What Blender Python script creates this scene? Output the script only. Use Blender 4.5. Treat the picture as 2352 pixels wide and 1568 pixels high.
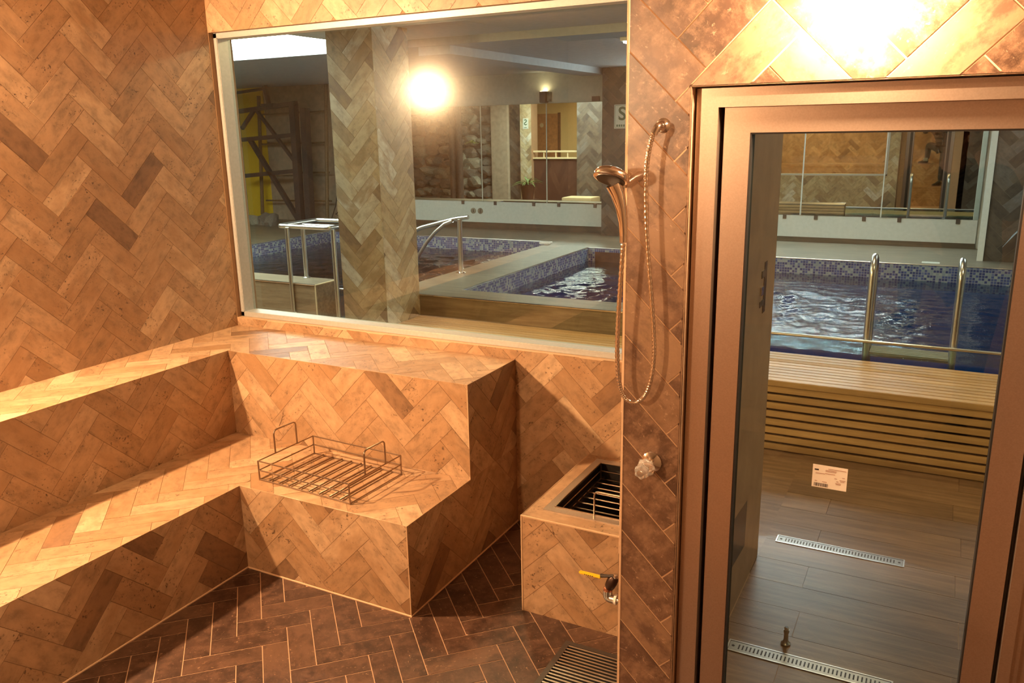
import bpy, bmesh, math, random
from mathutils import Vector, Matrix, noise

for o in list(bpy.data.objects): bpy.data.objects.remove(o)
sc = bpy.context.scene
COL = sc.collection
random.seed(7)

# ------------------------------------------------------------------ camera
F_PX, YAW, PITCH, ROLL = 1888.25, 0.48743, 0.25151, -0.01890
CAM = Vector((0, 0, 2.0))
def cam_axes():
    cy, sy, cp, sp, cr, sr = (math.cos(YAW), math.sin(YAW), math.cos(PITCH), math.sin(PITCH), math.cos(ROLL), math.sin(ROLL))
    r = Vector((cy, sy, 0)); f = Vector((-sy, cy, 0)); u = Vector((0, 0, 1))
    f2 = f*cp - u*sp; u2 = f*sp + u*cp
    return r*cr + u2*sr, u2*cr - r*sr, f2
RX, UP, FW = cam_axes()
cd = bpy.data.cameras.new('camera'); cd.lens = F_PX/2352*36; cd.sensor_width = 36; cd.clip_start = 0.03; cd.clip_end = 100
co = bpy.data.objects.new('view_camera', cd); COL.objects.link(co)
m = Matrix.Identity(4)
for i in range(3): m[i][0] = RX[i]; m[i][1] = UP[i]; m[i][2] = -FW[i]; m[i][3] = CAM[i]
co.matrix_world = m
sc.camera = co
def project(p):
    d = Vector(p)-CAM; z = d.dot(FW)
    if z < 0.05: return None
    return 1176+F_PX*d.dot(RX)/z, 784-F_PX*d.dot(UP)/z
def in_frame(p, mg=60):
    q = project(p)
    return q is not None and -mg < q[0] < 2352+mg and -mg < q[1] < 1568+mg

# ------------------------------------------------------------------ world, view
w = bpy.data.worlds.new('dim_world'); sc.world = w; w.use_nodes = True
w.node_tree.nodes['Background'].inputs[0].default_value = (0.55, 0.62, 0.7, 1)
w.node_tree.nodes['Background'].inputs[1].default_value = 0.02
sc.view_settings.view_transform = 'Standard'; sc.view_settings.look = 'None'
sc.view_settings.exposure = 0.0; sc.view_settings.gamma = 1.0; sc.view_settings.use_curve_mapping = False

# lamp strengths (the lamps themselves are built further down)
SCONCE_LEFT, SCONCE_DOOR, SCONCE_REAR = 3500.0, 520.0, 950.0
WARM = (1.0, 0.635, 0.335)
HALL_LIGHT, SKY_PANEL = 15.0, 17.0
COOL = (0.86, 0.95, 1.0)

# ------------------------------------------------------------------ material helpers
MATS = {}
class NT:
    def __init__(s, name):
        s.m = bpy.data.materials.new(name); s.m.use_nodes = True; s.t = s.m.node_tree; s.t.nodes.clear()
        s.out = s.n('ShaderNodeOutputMaterial')
        MATS[name] = s.m
    def n(s, ty, **kw):
        x = s.t.nodes.new(ty)
        for k, v in kw.items(): setattr(x, k, v)
        return x
    def l(s, a, b): s.t.links.new(a, b)
    def val(s, sock, v):
        if hasattr(v, 'is_linked') or hasattr(v, 'links'): s.l(v, sock)
        else: sock.default_value = v
    def noise(s, vec, scale, detail=3, rough=.55):
        x = s.n('ShaderNodeTexNoise'); x.inputs['Scale'].default_value = scale; x.inputs['Detail'].default_value = detail; x.inputs['Roughness'].default_value = rough
        if vec: s.l(vec, x.inputs['Vector'])
        return x.outputs[0]
    def ramp(s, fac, stops, interp='LINEAR'):
        x = s.n('ShaderNodeValToRGB'); e = x.color_ramp; e.interpolation = interp
        while len(e.elements) < len(stops): e.elements.new(1)
        for el, (p, c) in zip(e.elements, stops):
            el.position = p; el.color = (*c, 1) if len(c) == 3 else c
        s.l(fac, x.inputs[0]); return x.outputs[0]
    def mix(s, fac, a, b, mode='MIX'):
        x = s.n('ShaderNodeMix', data_type='RGBA', blend_type=mode)
        s.val(x.inputs[0], fac)
        for i, v in ((6, a), (7, b)):
            if isinstance(v, tuple): x.inputs[i].default_value = (*v, 1) if len(v) == 3 else v
            else: s.l(v, x.inputs[i])
        return x.outputs[2]
    def math(s, op, a, b=0.0, c=None):
        x = s.n('ShaderNodeMath', operation=op)
        s.val(x.inputs[0], a); s.val(x.inputs[1], b)
        if c is not None: s.val(x.inputs[2], c)
        return x.outputs[0]
    def attr(s, nm):
        return s.n('ShaderNodeAttribute', attribute_name=nm)
    def scale(s, vec, v):
        x = s.n('ShaderNodeVectorMath', operation='MULTIPLY'); s.l(vec, x.inputs[0]); x.inputs[1].default_value = v; return x.outputs[0]
    def bsdf(s, color, rough=.5, metal=0.0, bump=None, bstr=.2, bdist=.002, spec=None, **kw):
        p = s.n('ShaderNodeBsdfPrincipled')
        for k, v in (('Base Color', color), ('Roughness', rough), ('Metallic', metal)):
            if isinstance(v, tuple): p.inputs[k].default_value = (*v, 1)
            else: s.val(p.inputs[k], v)
        if spec is not None: p.inputs['Specular IOR Level'].default_value = spec
        for k, v in kw.items(): p.inputs[k].default_value = v
        if bump is not None:
            b = s.n('ShaderNodeBump'); b.inputs['Strength'].default_value = bstr; b.inputs['Distance'].default_value = bdist
            s.l(bump, b.inputs['Height']); s.l(b.outputs[0], p.inputs['Normal'])
        s.l(p.outputs[0], s.out.inputs[0]); return p

def stone(name, tones, vein, rough=.45, pit=1.0, pitcol=(.12, .06, .03), veincol=None, light_specks=None, cloud=None, vs_=.8):
    s = NT(name)
    rnd = s.attr('rnd').outputs['Fac']; loc = s.attr('loc').outputs['Vector']
    base = s.ramp(rnd, tones)
    st = s.scale(loc, (1.0, 1.7, 1.7))
    n1 = s.noise(st, 13, 7, .66)
    sh = s.ramp(n1, [(.28, (1-vein,)*3), (.5, (1, 1, 1)), (.74, (1+vein*.55,)*3)])
    col = s.mix(1.0, base, sh, 'MULTIPLY')
    n2 = s.noise(st, 3.5, 4, .6)
    if veincol:
        f2 = s.ramp(n2, [(.5, (0, 0, 0)), (.64, (vs_,)*3)])
        col = s.mix(f2, col, veincol)
    if cloud:
        n6 = s.noise(s.scale(loc, (1.4, 1, 1)), 16, 7, .72)
        col = s.mix(s.ramp(n6, [(.44, (0, 0, 0)), (.62, (.85, .85, .85))]), col, cloud)
        n7 = s.noise(s.scale(loc, (1, 1.5, 1)), 8, 6, .7)
        col = s.mix(s.ramp(n7, [(.50, (0, 0, 0)), (.64, (.75, .75, .75))]), col, pitcol)
    n3 = s.noise(loc, 70, 4, .65); n4 = s.noise(loc, 7, 3)
    k = s.math('MULTIPLY', s.ramp(n3, [(.33, (1, 1, 1)), (.43, (0, 0, 0))]), s.ramp(n4, [(.46, (0, 0, 0)), (.62, (1, 1, 1))]))
    k = s.math('MULTIPLY', k, pit)
    col = s.mix(k, col, pitcol)
    if light_specks:
        n5 = s.noise(s.scale(loc, (1, 1.6, 1)), 55, 5, .7)
        k2 = s.math('MULTIPLY', s.ramp(n5, [(.60, (0, 0, 0)), (.70, (.75, .75, .75))]), s.ramp(n4, [(.35, (.15, .15, .15)), (.6, (1, 1, 1))]))
        col = s.mix(k2, col, light_specks)
    h = s.math('SUBTRACT', s.math('MULTIPLY', n1, .4), k)
    s.bsdf(col, rough, bump=h, bstr=.25, bdist=.002)
    return s.m
stone('travertine_light', [(0, (.20, .108, .056)), (.06, (.24, .135, .07)), (.12, (.32, .185, .095)), (.3, (.365, .215, .115)), (.55, (.39, .238, .132)), (.82, (.43, .275, .16)), (1, (.50, .34, .205))], .42, .42, 1.0, pitcol=(.075, .038, .02), veincol=(.30, .155, .068), vs_=.5)
stone('travertine_brown', [(0, (.06, .031, .019)), (.3, (.09, .046, .028)), (.55, (.13, .068, .041)), (.8, (.19, .105, .06)), (1, (.26, .155, .09))], .42, .34, .3, pitcol=(.085, .042, .028), light_specks=(.50, .33, .22), cloud=(.25, .145, .09))
stone('travertine_floor', [(0, (.040, .019, .012)), (.5, (.060, .029, .018)), (.8, (.085, .042, .025)), (1, (.12, .06, .034))], .45, .36, .2, light_specks=(.42, .25, .15), cloud=(.115, .058, .036), pitcol=(.034, .016, .010))
stone('travertine_mixed', [(0, (.16, .11, .065)), (.07, (.24, .17, .095)), (.15, (.36, .27, .15)), (.45, (.41, .32, .18)), (.75, (.45, .37, .235)), (1, (.55, .52, .43))], .4, .5, .4, veincol=(.28, .19, .09))
stone('travertine_dark', [(0, (.035, .028, .022)), (.35, (.06, .046, .034)), (.7, (.095, .075, .055)), (1, (.13, .12, .11))], .4, .5, .3, veincol=(.10, .075, .05))

def flat(name, color, rough=.5, metal=0.0, bump=0, nscale=60, var=.06, **kw):
    s = NT(name)
    tc = s.n('ShaderNodeTexCoord').outputs['Object']
    nz = s.noise(tc, nscale, 4)
    c = s.mix(1.0, color, s.ramp(nz, [(.3, (1-var,)*3), (.7, (1+var,)*3)]), 'MULTIPLY')
    s.bsdf(c, rough, metal, bump=nz if bump else None, bstr=bump, **kw)
    return s.m
flat('grout_light', (.60, .40, .25), .85, bump=.2)
flat('grout_tan', (.27, .155, .08), .85, bump=.2)
flat('grout_floor', (.46, .29, .18), .9, bump=.2)
flat('edge_stone', (.55, .36, .21), .5)
flat('plaster_white', (.62, .64, .58), .85, bump=.08, nscale=25)
flat('plaster_ceiling', (.60, .62, .64), .9, bump=.05, nscale=20)
flat('plaster_grey', (.40, .43, .47), .9, bump=.05, nscale=20)
flat('plaster_beige', (.36, .28, .20), .9, bump=.1, nscale=12, var=.15)
flat('ceiling_brown', (.12, .075, .045), .9)
flat('plaster_warm', (.62, .42, .17), .9, bump=.05)
flat('yellow_paint', (.80, .52, .02), .7)
flat('aluminium_frame', (.44, .445, .425), .4, .3)
flat('steel_brushed', (.62, .60, .56), .28, 1.0, bump=.03, nscale=200)
flat('drain_steel', (.30, .285, .27), .36, .9)
flat('steel_dark', (.10, .085, .075), .45, .7)
flat('bronze_steel', (.42, .315, .255), .34, .85, bump=.04, nscale=260)
flat('chrome', (.80, .74, .68), .10, 1.0, var=.01)
flat('wire_metal', (.36, .27, .20), .33, 1.0, var=.02)
flat('gasket_black', (.012, .010, .010), .6)
flat('black_plastic', (.018, .018, .02), .45)
flat('scaffold_paint', (.040, .034, .034), .6, var=.3)
flat('bamboo', (.16, .10, .045), .6, var=.25)
flat('paper_white', (.80, .74, .66), .6, var=.02)
flat('print_red', (.30, .14, .10), .8)
flat('print_black', (.03, .02, .02), .8)
flat('sign_white', (.62, .64, .56), .5, var=.02)
flat('sign_green', (.03, .10, .05), .5)
flat('brass_plastic_yellow', (.86, .52, .02), .45, var=.02)
flat('valve_brown', (.06, .03, .02), .4, .6)
flat('copper_ring', (.50, .20, .11), .35, .9)
flat('rock', (.15, .13, .105), .9, bump=.5, nscale=14, var=.4)
flat('rock_pale', (.27, .25, .19), .9, bump=.5, nscale=14, var=.4)
flat('soil', (.10, .08, .06), .95, bump=.5)
flat('leaf_green', (.075, .12, .03), .5, var=.3)
flat('leaf_bright', (.20, .30, .05), .5, var=.2)
flat('leaf_dark', (.012, .022, .012), .45, var=.3)
flat('trunk', (.055, .038, .028), .9, bump=.6, nscale=30, var=.4)
flat('door_wood', (.42, .18, .06), .45, nscale=18, var=.2)
flat('counter_wood', (.055, .022, .014), .45, var=.2)
flat('ledge_cream', (.55, .42, .24), .6)
flat('skin', (.42, .25, .17), .5, var=.04)
flat('jacket_cloth', (.030, .026, .028), .9, bump=.2, nscale=150)
flat('trouser_cloth', (.022, .022, .030), .9, bump=.2, nscale=150)
flat('shoe_black', (.012, .012, .012), .5)
flat('shoe_sole', (.30, .18, .15), .7)
flat('hair', (.015, .011, .009), .6)
flat('panel_wood_beige', (.40, .265, .17), .55, nscale=8, var=.12)
flat('twig', (.12, .06, .03), .9)

def wood(name, a, b, rough=.45, gs=(1.2, 16, 16), rng=.25):
    s = NT(name)
    rnd = s.attr('rnd').outputs['Fac']; loc = s.attr('loc').outputs['Vector']
    st = s.scale(loc, gs)
    n1 = s.noise(st, 2.2, 6, .62); n2 = s.noise(s.scale(loc, (.8, 3, 3)), 3.0, 3)
    c = s.ramp(n1, [(.28, a), (.52, tuple((x+y)/2 for x, y in zip(a, b))), (.72, b)])
    v = s.math('ADD', s.math('MULTIPLY', rnd, rng), 1-rng/2)
    v2 = s.math('ADD', s.math('MULTIPLY', n2, .5), .75)
    vv = s.math('MULTIPLY', v, v2)
    cc = s.n('ShaderNodeCombineColor'); [s.l(vv, cc.inputs[i]) for i in range(3)]
    c = s.mix(1.0, c, cc.outputs[0], 'MULTIPLY')
    s.bsdf(c, rough, bump=n1, bstr=.12, bdist=.001)
    return s.m
wood('wood_tile_floor', (.125, .064, .028), (.30, .165, .08), .36)
wood('wood_tile_deck', (.125, .10, .066), (.235, .198, .138), .40)
wood('skirting_wood', (.06, .045, .028), (.12, .09, .058), .45)
wood('wood_tile_wall', (.13, .085, .045), (.27, .19, .11), .4)
wood('pine_slat', (.42, .235, .09), (.62, .385, .165), .45)
wood('board_brown', (.10, .04, .015), (.22, .09, .03), .45)

def mosaic(name):
    s = NT(name)
    tc = s.n('ShaderNodeTexCoord').outputs['Object']
    sp = s.n('ShaderNodeSeparateXYZ'); s.l(tc, sp.inputs[0])
    a = s.math('DIVIDE', s.math('ADD', sp.outputs[0], sp.outputs[1]), .026)
    b = s.math('DIVIDE', sp.outputs[2], .026)
    cv = s.n('ShaderNodeCombineXYZ'); s.l(s.math('FLOOR', a), cv.inputs[0]); s.l(s.math('FLOOR', b), cv.inputs[1])
    wn = s.n('ShaderNodeTexWhiteNoise', noise_dimensions='2D'); s.l(cv.outputs[0], wn.inputs['Vector'])
    col = s.ramp(wn.outputs[0], [(0, (.045, .055, .15)), (.35, (.07, .09, .21)), (.62, (.13, .155, .26)), (.66, (.20, .24, .26)), (.86, (.27, .30, .29))], 'CONSTANT')
    fa = s.math('ABSOLUTE', s.math('SUBTRACT', s.math('FRACT', a), .5)); fb = s.math('ABSOLUTE', s.math('SUBTRACT', s.math('FRACT', b), .5))
    g = s.math('GREATER_THAN', s.math('MAXIMUM', fa, fb), .42)
    s.bsdf(s.mix(g, col, (.25, .26, .28)), .25)
    return s.m
mosaic('pool_mosaic')
s = NT('pool_floor_blue')
tc = s.n('ShaderNodeTexCoord').outputs['Object']
s.bsdf(s.ramp(s.noise(tc, 1.2, 2), [(.3, (.010, .115, .30)), (.7, (.015, .17, .40))]), .5)

s = NT('pool_floor_teal')
tc = s.n('ShaderNodeTexCoord').outputs['Object']
s.bsdf(s.ramp(s.noise(tc, 1.2, 2), [(.3, (.035, .10, .115)), (.7, (.06, .15, .16))]), .5)

def thin_glass(name, tint, rough_w=0.0, rough=.15, refl=1.0):
    s = NT(name)
    lw = s.n('ShaderNodeLayerWeight'); lw.inputs[0].default_value = .5
    fz = s.math('ADD', s.math('MULTIPLY', s.math('POWER', lw.outputs['Facing'], 5.0), .92), .043)
    tr = s.n('ShaderNodeBsdfTransparent'); tr.inputs[0].default_value = (*tint, 1)
    gl = s.n('ShaderNodeBsdfAnisotropic'); gl.inputs['Color'].default_value = (1, 1, 1, 1); gl.inputs['Roughness'].default_value = 0.0
    mx = s.n('ShaderNodeMixShader')
    s.l(s.math('MULTIPLY', fz, refl), mx.inputs[0]); s.l(tr.outputs[0], mx.inputs[1]); s.l(gl.outputs[0], mx.inputs[2])
    o = mx.outputs[0]
    if rough_w:                       # condensation film; its rough lobe also imitates bloom around the lamp reflection
        g2 = s.n('ShaderNodeBsdfAnisotropic'); g2.inputs['Color'].default_value = (1, 1, 1, 1); g2.inputs['Roughness'].default_value = rough
        m2 = s.n('ShaderNodeMixShader'); m2.inputs[0].default_value = rough_w
        s.l(o, m2.inputs[1]); s.l(g2.outputs[0], m2.inputs[2]); o = m2.outputs[0]
    s.l(o, s.out.inputs[0]); return s.m
thin_glass('window_glass', (.86, .90, .84), .006, .17, 1.0)
thin_glass('door_glass', (.82, .86, .82), 0, .2, .8)
thin_glass('pool_glass', (.75, .90, .95))
s = NT('mirror_glass')
s.bsdf((.74, .75, .69), .012, 1.0)
s = NT('acrylic_clear')
s.bsdf((.98, .93, .88), .05, **{'Transmission Weight': .85, 'IOR': 1.45})
s = NT('water_surface')
tc = s.n('ShaderNodeTexCoord').outputs['Object']
nz = s.noise(s.scale(tc, (1, 1.5, 1)), 9, 4, .6)
bp = s.n('ShaderNodeBump'); bp.inputs['Strength'].default_value = .5; bp.inputs['Distance'].default_value = .02; s.l(nz, bp.inputs['Height'])
fr = s.n('ShaderNodeFresnel'); fr.inputs[0].default_value = 1.33; s.l(bp.outputs[0], fr.inputs[1])
tr = s.n('ShaderNodeBsdfTransparent'); tr.inputs[0].default_value = (.42, .68, .82, 1)
gl = s.n('ShaderNodeBsdfAnisotropic'); gl.inputs['Roughness'].default_value = .055; gl.inputs['Color'].default_value = (1, 1, 1, 1); s.l(bp.outputs[0], gl.inputs['Normal'])
mx = s.n('ShaderNodeMixShader'); s.l(fr.outputs[0], mx.inputs[0]); s.l(tr.outputs[0], mx.inputs[1]); s.l(gl.outputs[0], mx.inputs[2])
s.l(mx.outputs[0], s.out.inputs[0])

def emit(name, col, strength):
    s = NT(name); e = s.n('ShaderNodeEmission'); e.inputs[0].default_value = (*col, 1); e.inputs[1].default_value = strength
    s.l(e.outputs[0], s.out.inputs[0]); return s.m
emit('lamp_glow_left', WARM, SCONCE_LEFT)
emit('lamp_glow_rear', WARM, SCONCE_REAR)
emit('lamp_glow_door', (1.0, .66, .36), SCONCE_DOOR)
emit('fluorescent_glow', COOL, HALL_LIGHT)
emit('skylight_glow', (.93, 1.0, .98), SKY_PANEL)
emit('small_lamp_glow', (1, .75, .42), 30)
emit('glint_strip_glow', COOL, 150)
emit('corridor_glow', (1, .74, .42), 160)
emit('lobby_glow', (1, .70, .36), 90)

# ------------------------------------------------------------------ object helpers
W0 = {}
def link(name, mesh, parent=None):
    o = bpy.data.objects.new(name, mesh); COL.objects.link(o)
    if parent is not None:
        o.parent = parent; o.location = -W0[parent.as_pointer()]
    W0[o.as_pointer()] = Vector((0, 0, 0))
    return o
def tag(o, label=None, cat=None, group=None, kind=None):
    if label: o['label'] = label
    if cat: o['category'] = cat
    if group: o['group'] = group
    if kind: o['kind'] = kind
    return o
def thing(name, loc, label, cat, group=None, kind=None):
    o = bpy.data.objects.new(name, None); COL.objects.link(o); o.empty_display_size = .05
    o.location = loc; W0[o.as_pointer()] = Vector(loc)
    return tag(o, label, cat, group, kind)

class MB:
    def __init__(s): s.v = []; s.f = []; s.lo = []; s.fr = []
    def add(s, vs, fs, loc=None, rnd=None):
        b = len(s.v); rnd = random.random() if rnd is None else rnd
        s.v += [tuple(p) for p in vs]; s.f += [tuple(b+i for i in f) for f in fs]
        if loc is None:
            off = (random.random()*20, random.random()*20, random.random()*20)
            loc = [(p[0]+off[0], p[1]+off[1], p[2]+off[2]) for p in vs]
        s.lo += loc; s.fr += [rnd]*len(fs); return s
    def box(s, x0, y0, z0, x1, y1, z1, axis=0, bev=0.0, rnd=None):
        a, b = (min(x0, x1), min(y0, y1), min(z0, z1)), (max(x0, x1), max(y0, y1), max(z0, z1))
        if bev:
            bm = bmesh.new(); bmesh.ops.create_cube(bm, size=1)
            for v in bm.verts: v.co = Vector([(a[i]+b[i])/2+v.co[i]*(b[i]-a[i]) for i in range(3)])
            bmesh.ops.bevel(bm, geom=bm.edges[:], offset=bev, segments=2, affect='EDGES')
            bm.verts.index_update()
            vs = [tuple(v.co) for v in bm.verts]; fs = [tuple(v.index for v in f.verts) for f in bm.faces]; bm.free()
        else:
            vs = [(x, y, z) for x in (a[0], b[0]) for y in (a[1], b[1]) for z in (a[2], b[2])]
            fs = [(0, 1, 3, 2), (4, 6, 7, 5), (0, 4, 5, 1), (2, 3, 7, 6), (0, 2, 6, 4), (1, 5, 7, 3)]
        o = (random.random()*30, random.random()*30, random.random()*30)
        ix = (axis, (axis+1) % 3, (axis+2) % 3)
        return s.add(vs, fs, [(p[ix[0]]+o[0], p[ix[1]]+o[1], p[ix[2]]+o[2]) for p in vs], rnd)
    def tube(s, pts, r, seg=10, closed=False, caps=True):
        pts = [Vector(p) for p in pts]; n = len(pts); vs = []; fs = []
        rr = r if isinstance(r, (list, tuple)) else [r]*n
        t0 = (pts[1]-pts[0]).normalized()
        ref = Vector((0, 0, 1)) if abs(t0.z) < .9 else Vector((1, 0, 0))
        nrm = (ref-t0*ref.dot(t0)).normalized()
        for i in range(n):
            if closed: t = pts[(i+1) % n]-pts[i-1]
            elif i == 0: t = pts[1]-pts[0]
            elif i == n-1: t = pts[-1]-pts[-2]
            else: t = (pts[i+1]-pts[i]).normalized()+(pts[i]-pts[i-1]).normalized()
            t.normalize(); nrm = (nrm-t*nrm.dot(t)).normalized(); bn = t.cross(nrm)
            for k in range(seg):
                a = 2*math.pi*k/seg; vs.append(pts[i]+(nrm*math.cos(a)+bn*math.sin(a))*rr[i])
        for i in range(n if closed else n-1):
            j = (i+1) % n
            for k in range(seg): fs.append((i*seg+k, i*seg+(k+1) % seg, j*seg+(k+1) % seg, j*seg+k))
        if caps and not closed: fs += [tuple(range(seg))[::-1], tuple((n-1)*seg+k for k in range(seg))]
        return s.add(vs, fs)
    def lathe(s, prof, origin, axis, seg=24, lobes=0, lob=0.0):
        ax = Vector(axis).normalized(); ref = Vector((0, 0, 1)) if abs(ax.z) < .9 else Vector((1, 0, 0))
        a1 = (ref-ax*ref.dot(ax)).normalized(); a2 = ax.cross(a1); O = Vector(origin); vs = []; fs = []
        for r, h in prof:
            for k in range(seg):
                t = 2*math.pi*k/seg; q = r*(1+lob*math.cos(lobes*t)) if lobes else r
                vs.append(O+ax*h+(a1*math.cos(t)+a2*math.sin(t))*q)
        for i in range(len(prof)-1):
            for k in range(seg): fs.append((i*seg+k, i*seg+(k+1) % seg, (i+1)*seg+(k+1) % seg, (i+1)*seg+k))
        fs += [tuple(range(seg))[::-1], tuple((len(prof)-1)*seg+k for k in range(seg))]
        return s.add(vs, fs)
    def build(s, name, mat, parent=None, smooth=False):
        me = bpy.data.meshes.new(name); me.from_pydata(s.v, [], s.f)
        a = me.attributes.new('loc', 'FLOAT_VECTOR', 'POINT'); a.data.foreach_set('vector', [c for p in s.lo for c in p])
        b = me.attributes.new('rnd', 'FLOAT', 'FACE'); b.data.foreach_set('value', s.fr)
        me.materials.append(MATS[mat])
        bm = bmesh.new(); bm.from_mesh(me); bmesh.ops.recalc_face_normals(bm, faces=bm.faces); bm.to_mesh(me); bm.free()
        if smooth:
            me.polygons.foreach_set('use_smooth', [True]*len(me.polygons))
            try: me.set_sharp_from_angle(angle=math.radians(40))
            except Exception: pass
        return link(name, me, parent)
def bx(name, mat, parent, *c, bev=0.0, axis=0): return MB().box(*c, bev=bev, axis=axis).build(name, mat, parent)
def arc(c, r, a0, a1, ex, ey, n=8):
    c, ex, ey = Vector(c), Vector(ex), Vector(ey)
    return [c+ex*(r*math.cos(a0+(a1-a0)*i/n))+ey*(r*math.sin(a0+(a1-a0)*i/n)) for i in range(n+1)]
def rounded(pts, r, n=5):
    pts = [Vector(p) for p in pts]; out = [pts[0]]
    for i in range(1, len(pts)-1):
        a, b, c = pts[i-1], pts[i], pts[i+1]
        d1 = (a-b).normalized(); d2 = (c-b).normalized(); rr = min(r, (a-b).length*.45, (c-b).length*.45)
        p0, p2 = b+d1*rr, b+d2*rr
        for k in range(n+1):
            t = k/n; out.append(p0*(1-t)**2+b*2*t*(1-t)+p2*t*t)
    return out+[pts[-1]]
def struct(name, mat, label, cat, *boxes):
    b = MB()
    for c in boxes: b.box(*c)
    return tag(b.build(name, mat), label, cat, kind='structure')

def clip(poly, r):
    u0, v0, u1, v1 = r
    for ax, lim, sg in ((0, u0, 1), (0, u1, -1), (1, v0, 1), (1, v1, -1)):
        out = []
        for i in range(len(poly)):
            a, b = poly[i], poly[(i+1) % len(poly)]
            da, db = (a[ax]-lim)*sg, (b[ax]-lim)*sg
            if da >= 0: out.append(a)
            if (da >= 0) != (db >= 0):
                t = da/(da-db); out.append((a[0]+(b[0]-a[0])*t, a[1]+(b[1]-a[1])*t))
        poly = out
        if len(poly) < 3: return None
    ar = abs(sum(poly[i][0]*poly[(i+1) % len(poly)][1]-poly[(i+1) % len(poly)][0]*poly[i][1] for i in range(len(poly))))/2
    return poly if ar > 2.5e-4 else None
def herring(parent, mat, O, U, V, N, rects, gap=.002, th=.0016, phase=(0, 0), seed=1, single=True, Wt=.1, count=None, far_mg=60, bias=None):
    """45 degree herringbone of 30 x 10 cm tiles; visible ones are parts, the rest one 'stuff' part"""
    rg = random.Random(seed); O, U, V, N = Vector(O), Vector(U), Vector(V), Vector(N)
    um = min(r[0] for r in rects)-.4; uM = max(r[2] for r in rects)+.4; vm = min(r[1] for r in rects)-.4; vM = max(r[3] for r in rects)+.4
    c = math.sqrt(.5); g = gap/2; rest = MB(); parts = []
    R = int(max(uM-um, vM-vm)/Wt*1.5)+8
    cu, cv = (um+uM)/2, (vm+vM)/2
    for j in range(-R//3, R//3+1):
        for i in range(-R, R+1):
            for k in (0, 1):
                bxx, byy = i+6*j, i
                x0, y0, x1, y1 = ((bxx, byy, bxx+3, byy+1), (bxx+3, byy-2, bxx+4, byy+1))[k]
                mx, my = (x0+x1)/2*Wt, (y0+y1)/2*Wt
                pu, pv = c*(mx-my)+cu+phase[0], c*(mx+my)+cv+phase[1]
                if not (um < pu < uM and vm < pv < vM): continue
                rv = rg.random(); off = (rg.random()*40, rg.random()*40, rg.random()*40); dh = (rg.random()-.5)*.0008
                if bias: rv = bias(rv, rg)
                q = [(x0*Wt+g, y0*Wt+g), (x1*Wt-g, y0*Wt+g), (x1*Wt-g, y1*Wt-g), (x0*Wt+g, y1*Wt-g)]
                q = [(c*(a-b)+cu+phase[0], c*(a+b)+cv+phase[1]) for a, b in q]
                for r in rects:
                    p = clip(q, r)
                    if not p: continue
                    n = len(p)
                    top = [O+U*a+V*b+N*dh for a, b in p]; bot = [O+U*a+V*b-N*th for a, b in p]
                    lo = []
                    for a, b in p:
                        xx, yy = c*((a-pu)+(b-pv)), c*((b-pv)-(a-pu))
                        if k: xx, yy = yy, xx
                        lo.append((xx+off[0], yy+off[1], off[2]))
                    lo2 = [(l[0], l[1], l[2]+th) for l in lo]
                    fs = [tuple(range(n)), ] + [(a, (a+1) % n, n+(a+1) % n, n+a) for a in range(n)]
                    ce = sum(top, Vector())/n
                    pr = project(ce)
                    vis = single and pr and in_frame(ce, far_mg) and (CAM-ce).dot(N) > 0
                    ar = abs(sum(p[a][0]*p[(a+1) % n][1]-p[(a+1) % n][0]*p[a][1] for a in range(n)))
                    if vis: parts.append((ar/(ce-CAM).length_squared, top+bot, fs, lo+lo2, rv))
                    else: rest.add(top+bot, fs, lo+lo2, rv)
    parts.sort(key=lambda t: -t[0])
    lim = 300 if count is None else max(0, 300-count[0])
    for t in parts[lim:]: rest.add(*t[1:])
    for t in parts[:lim]: MB().add(*t[1:]).build('tile', mat, parent)
    if count is not None: count[0] += min(lim, len(parts))
    if rest.v: tag(rest.build('tile_field', mat, parent), kind='stuff')
def edge(parent, pts, r=.0035, mat='edge_stone'):
    MB().tube(pts, r, 6).build('edge_trim', mat, parent, True)

# ------------------------------------------------------------------ key dimensions (metres)
XL, YW, YD = -3.745, 3.52, 2.0            # left wall, window wall, door wall (inner faces)
YO = 3.69                                 # outer face of the window wall
XP, XPO = -.73, -.645                     # return wall, inner and outer face
XR, YB, ZC = .42, -1.2, 2.9               # right wall, rear wall, steam room ceiling
Z1, Z2 = .422, .885                       # bench tiers
XE = -1.85                                # right end of the back bench
R1X, R1Y, R2X, R2Y = -2.79, 2.53, -3.34, 3.05
YM, ZDK = 10.35, .64                      # mirror wall, pool deck level
T = .0016
def skew(rv, rg): return rv if rv > .12 else .8*rv if rv < .045 else rv+.12

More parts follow.
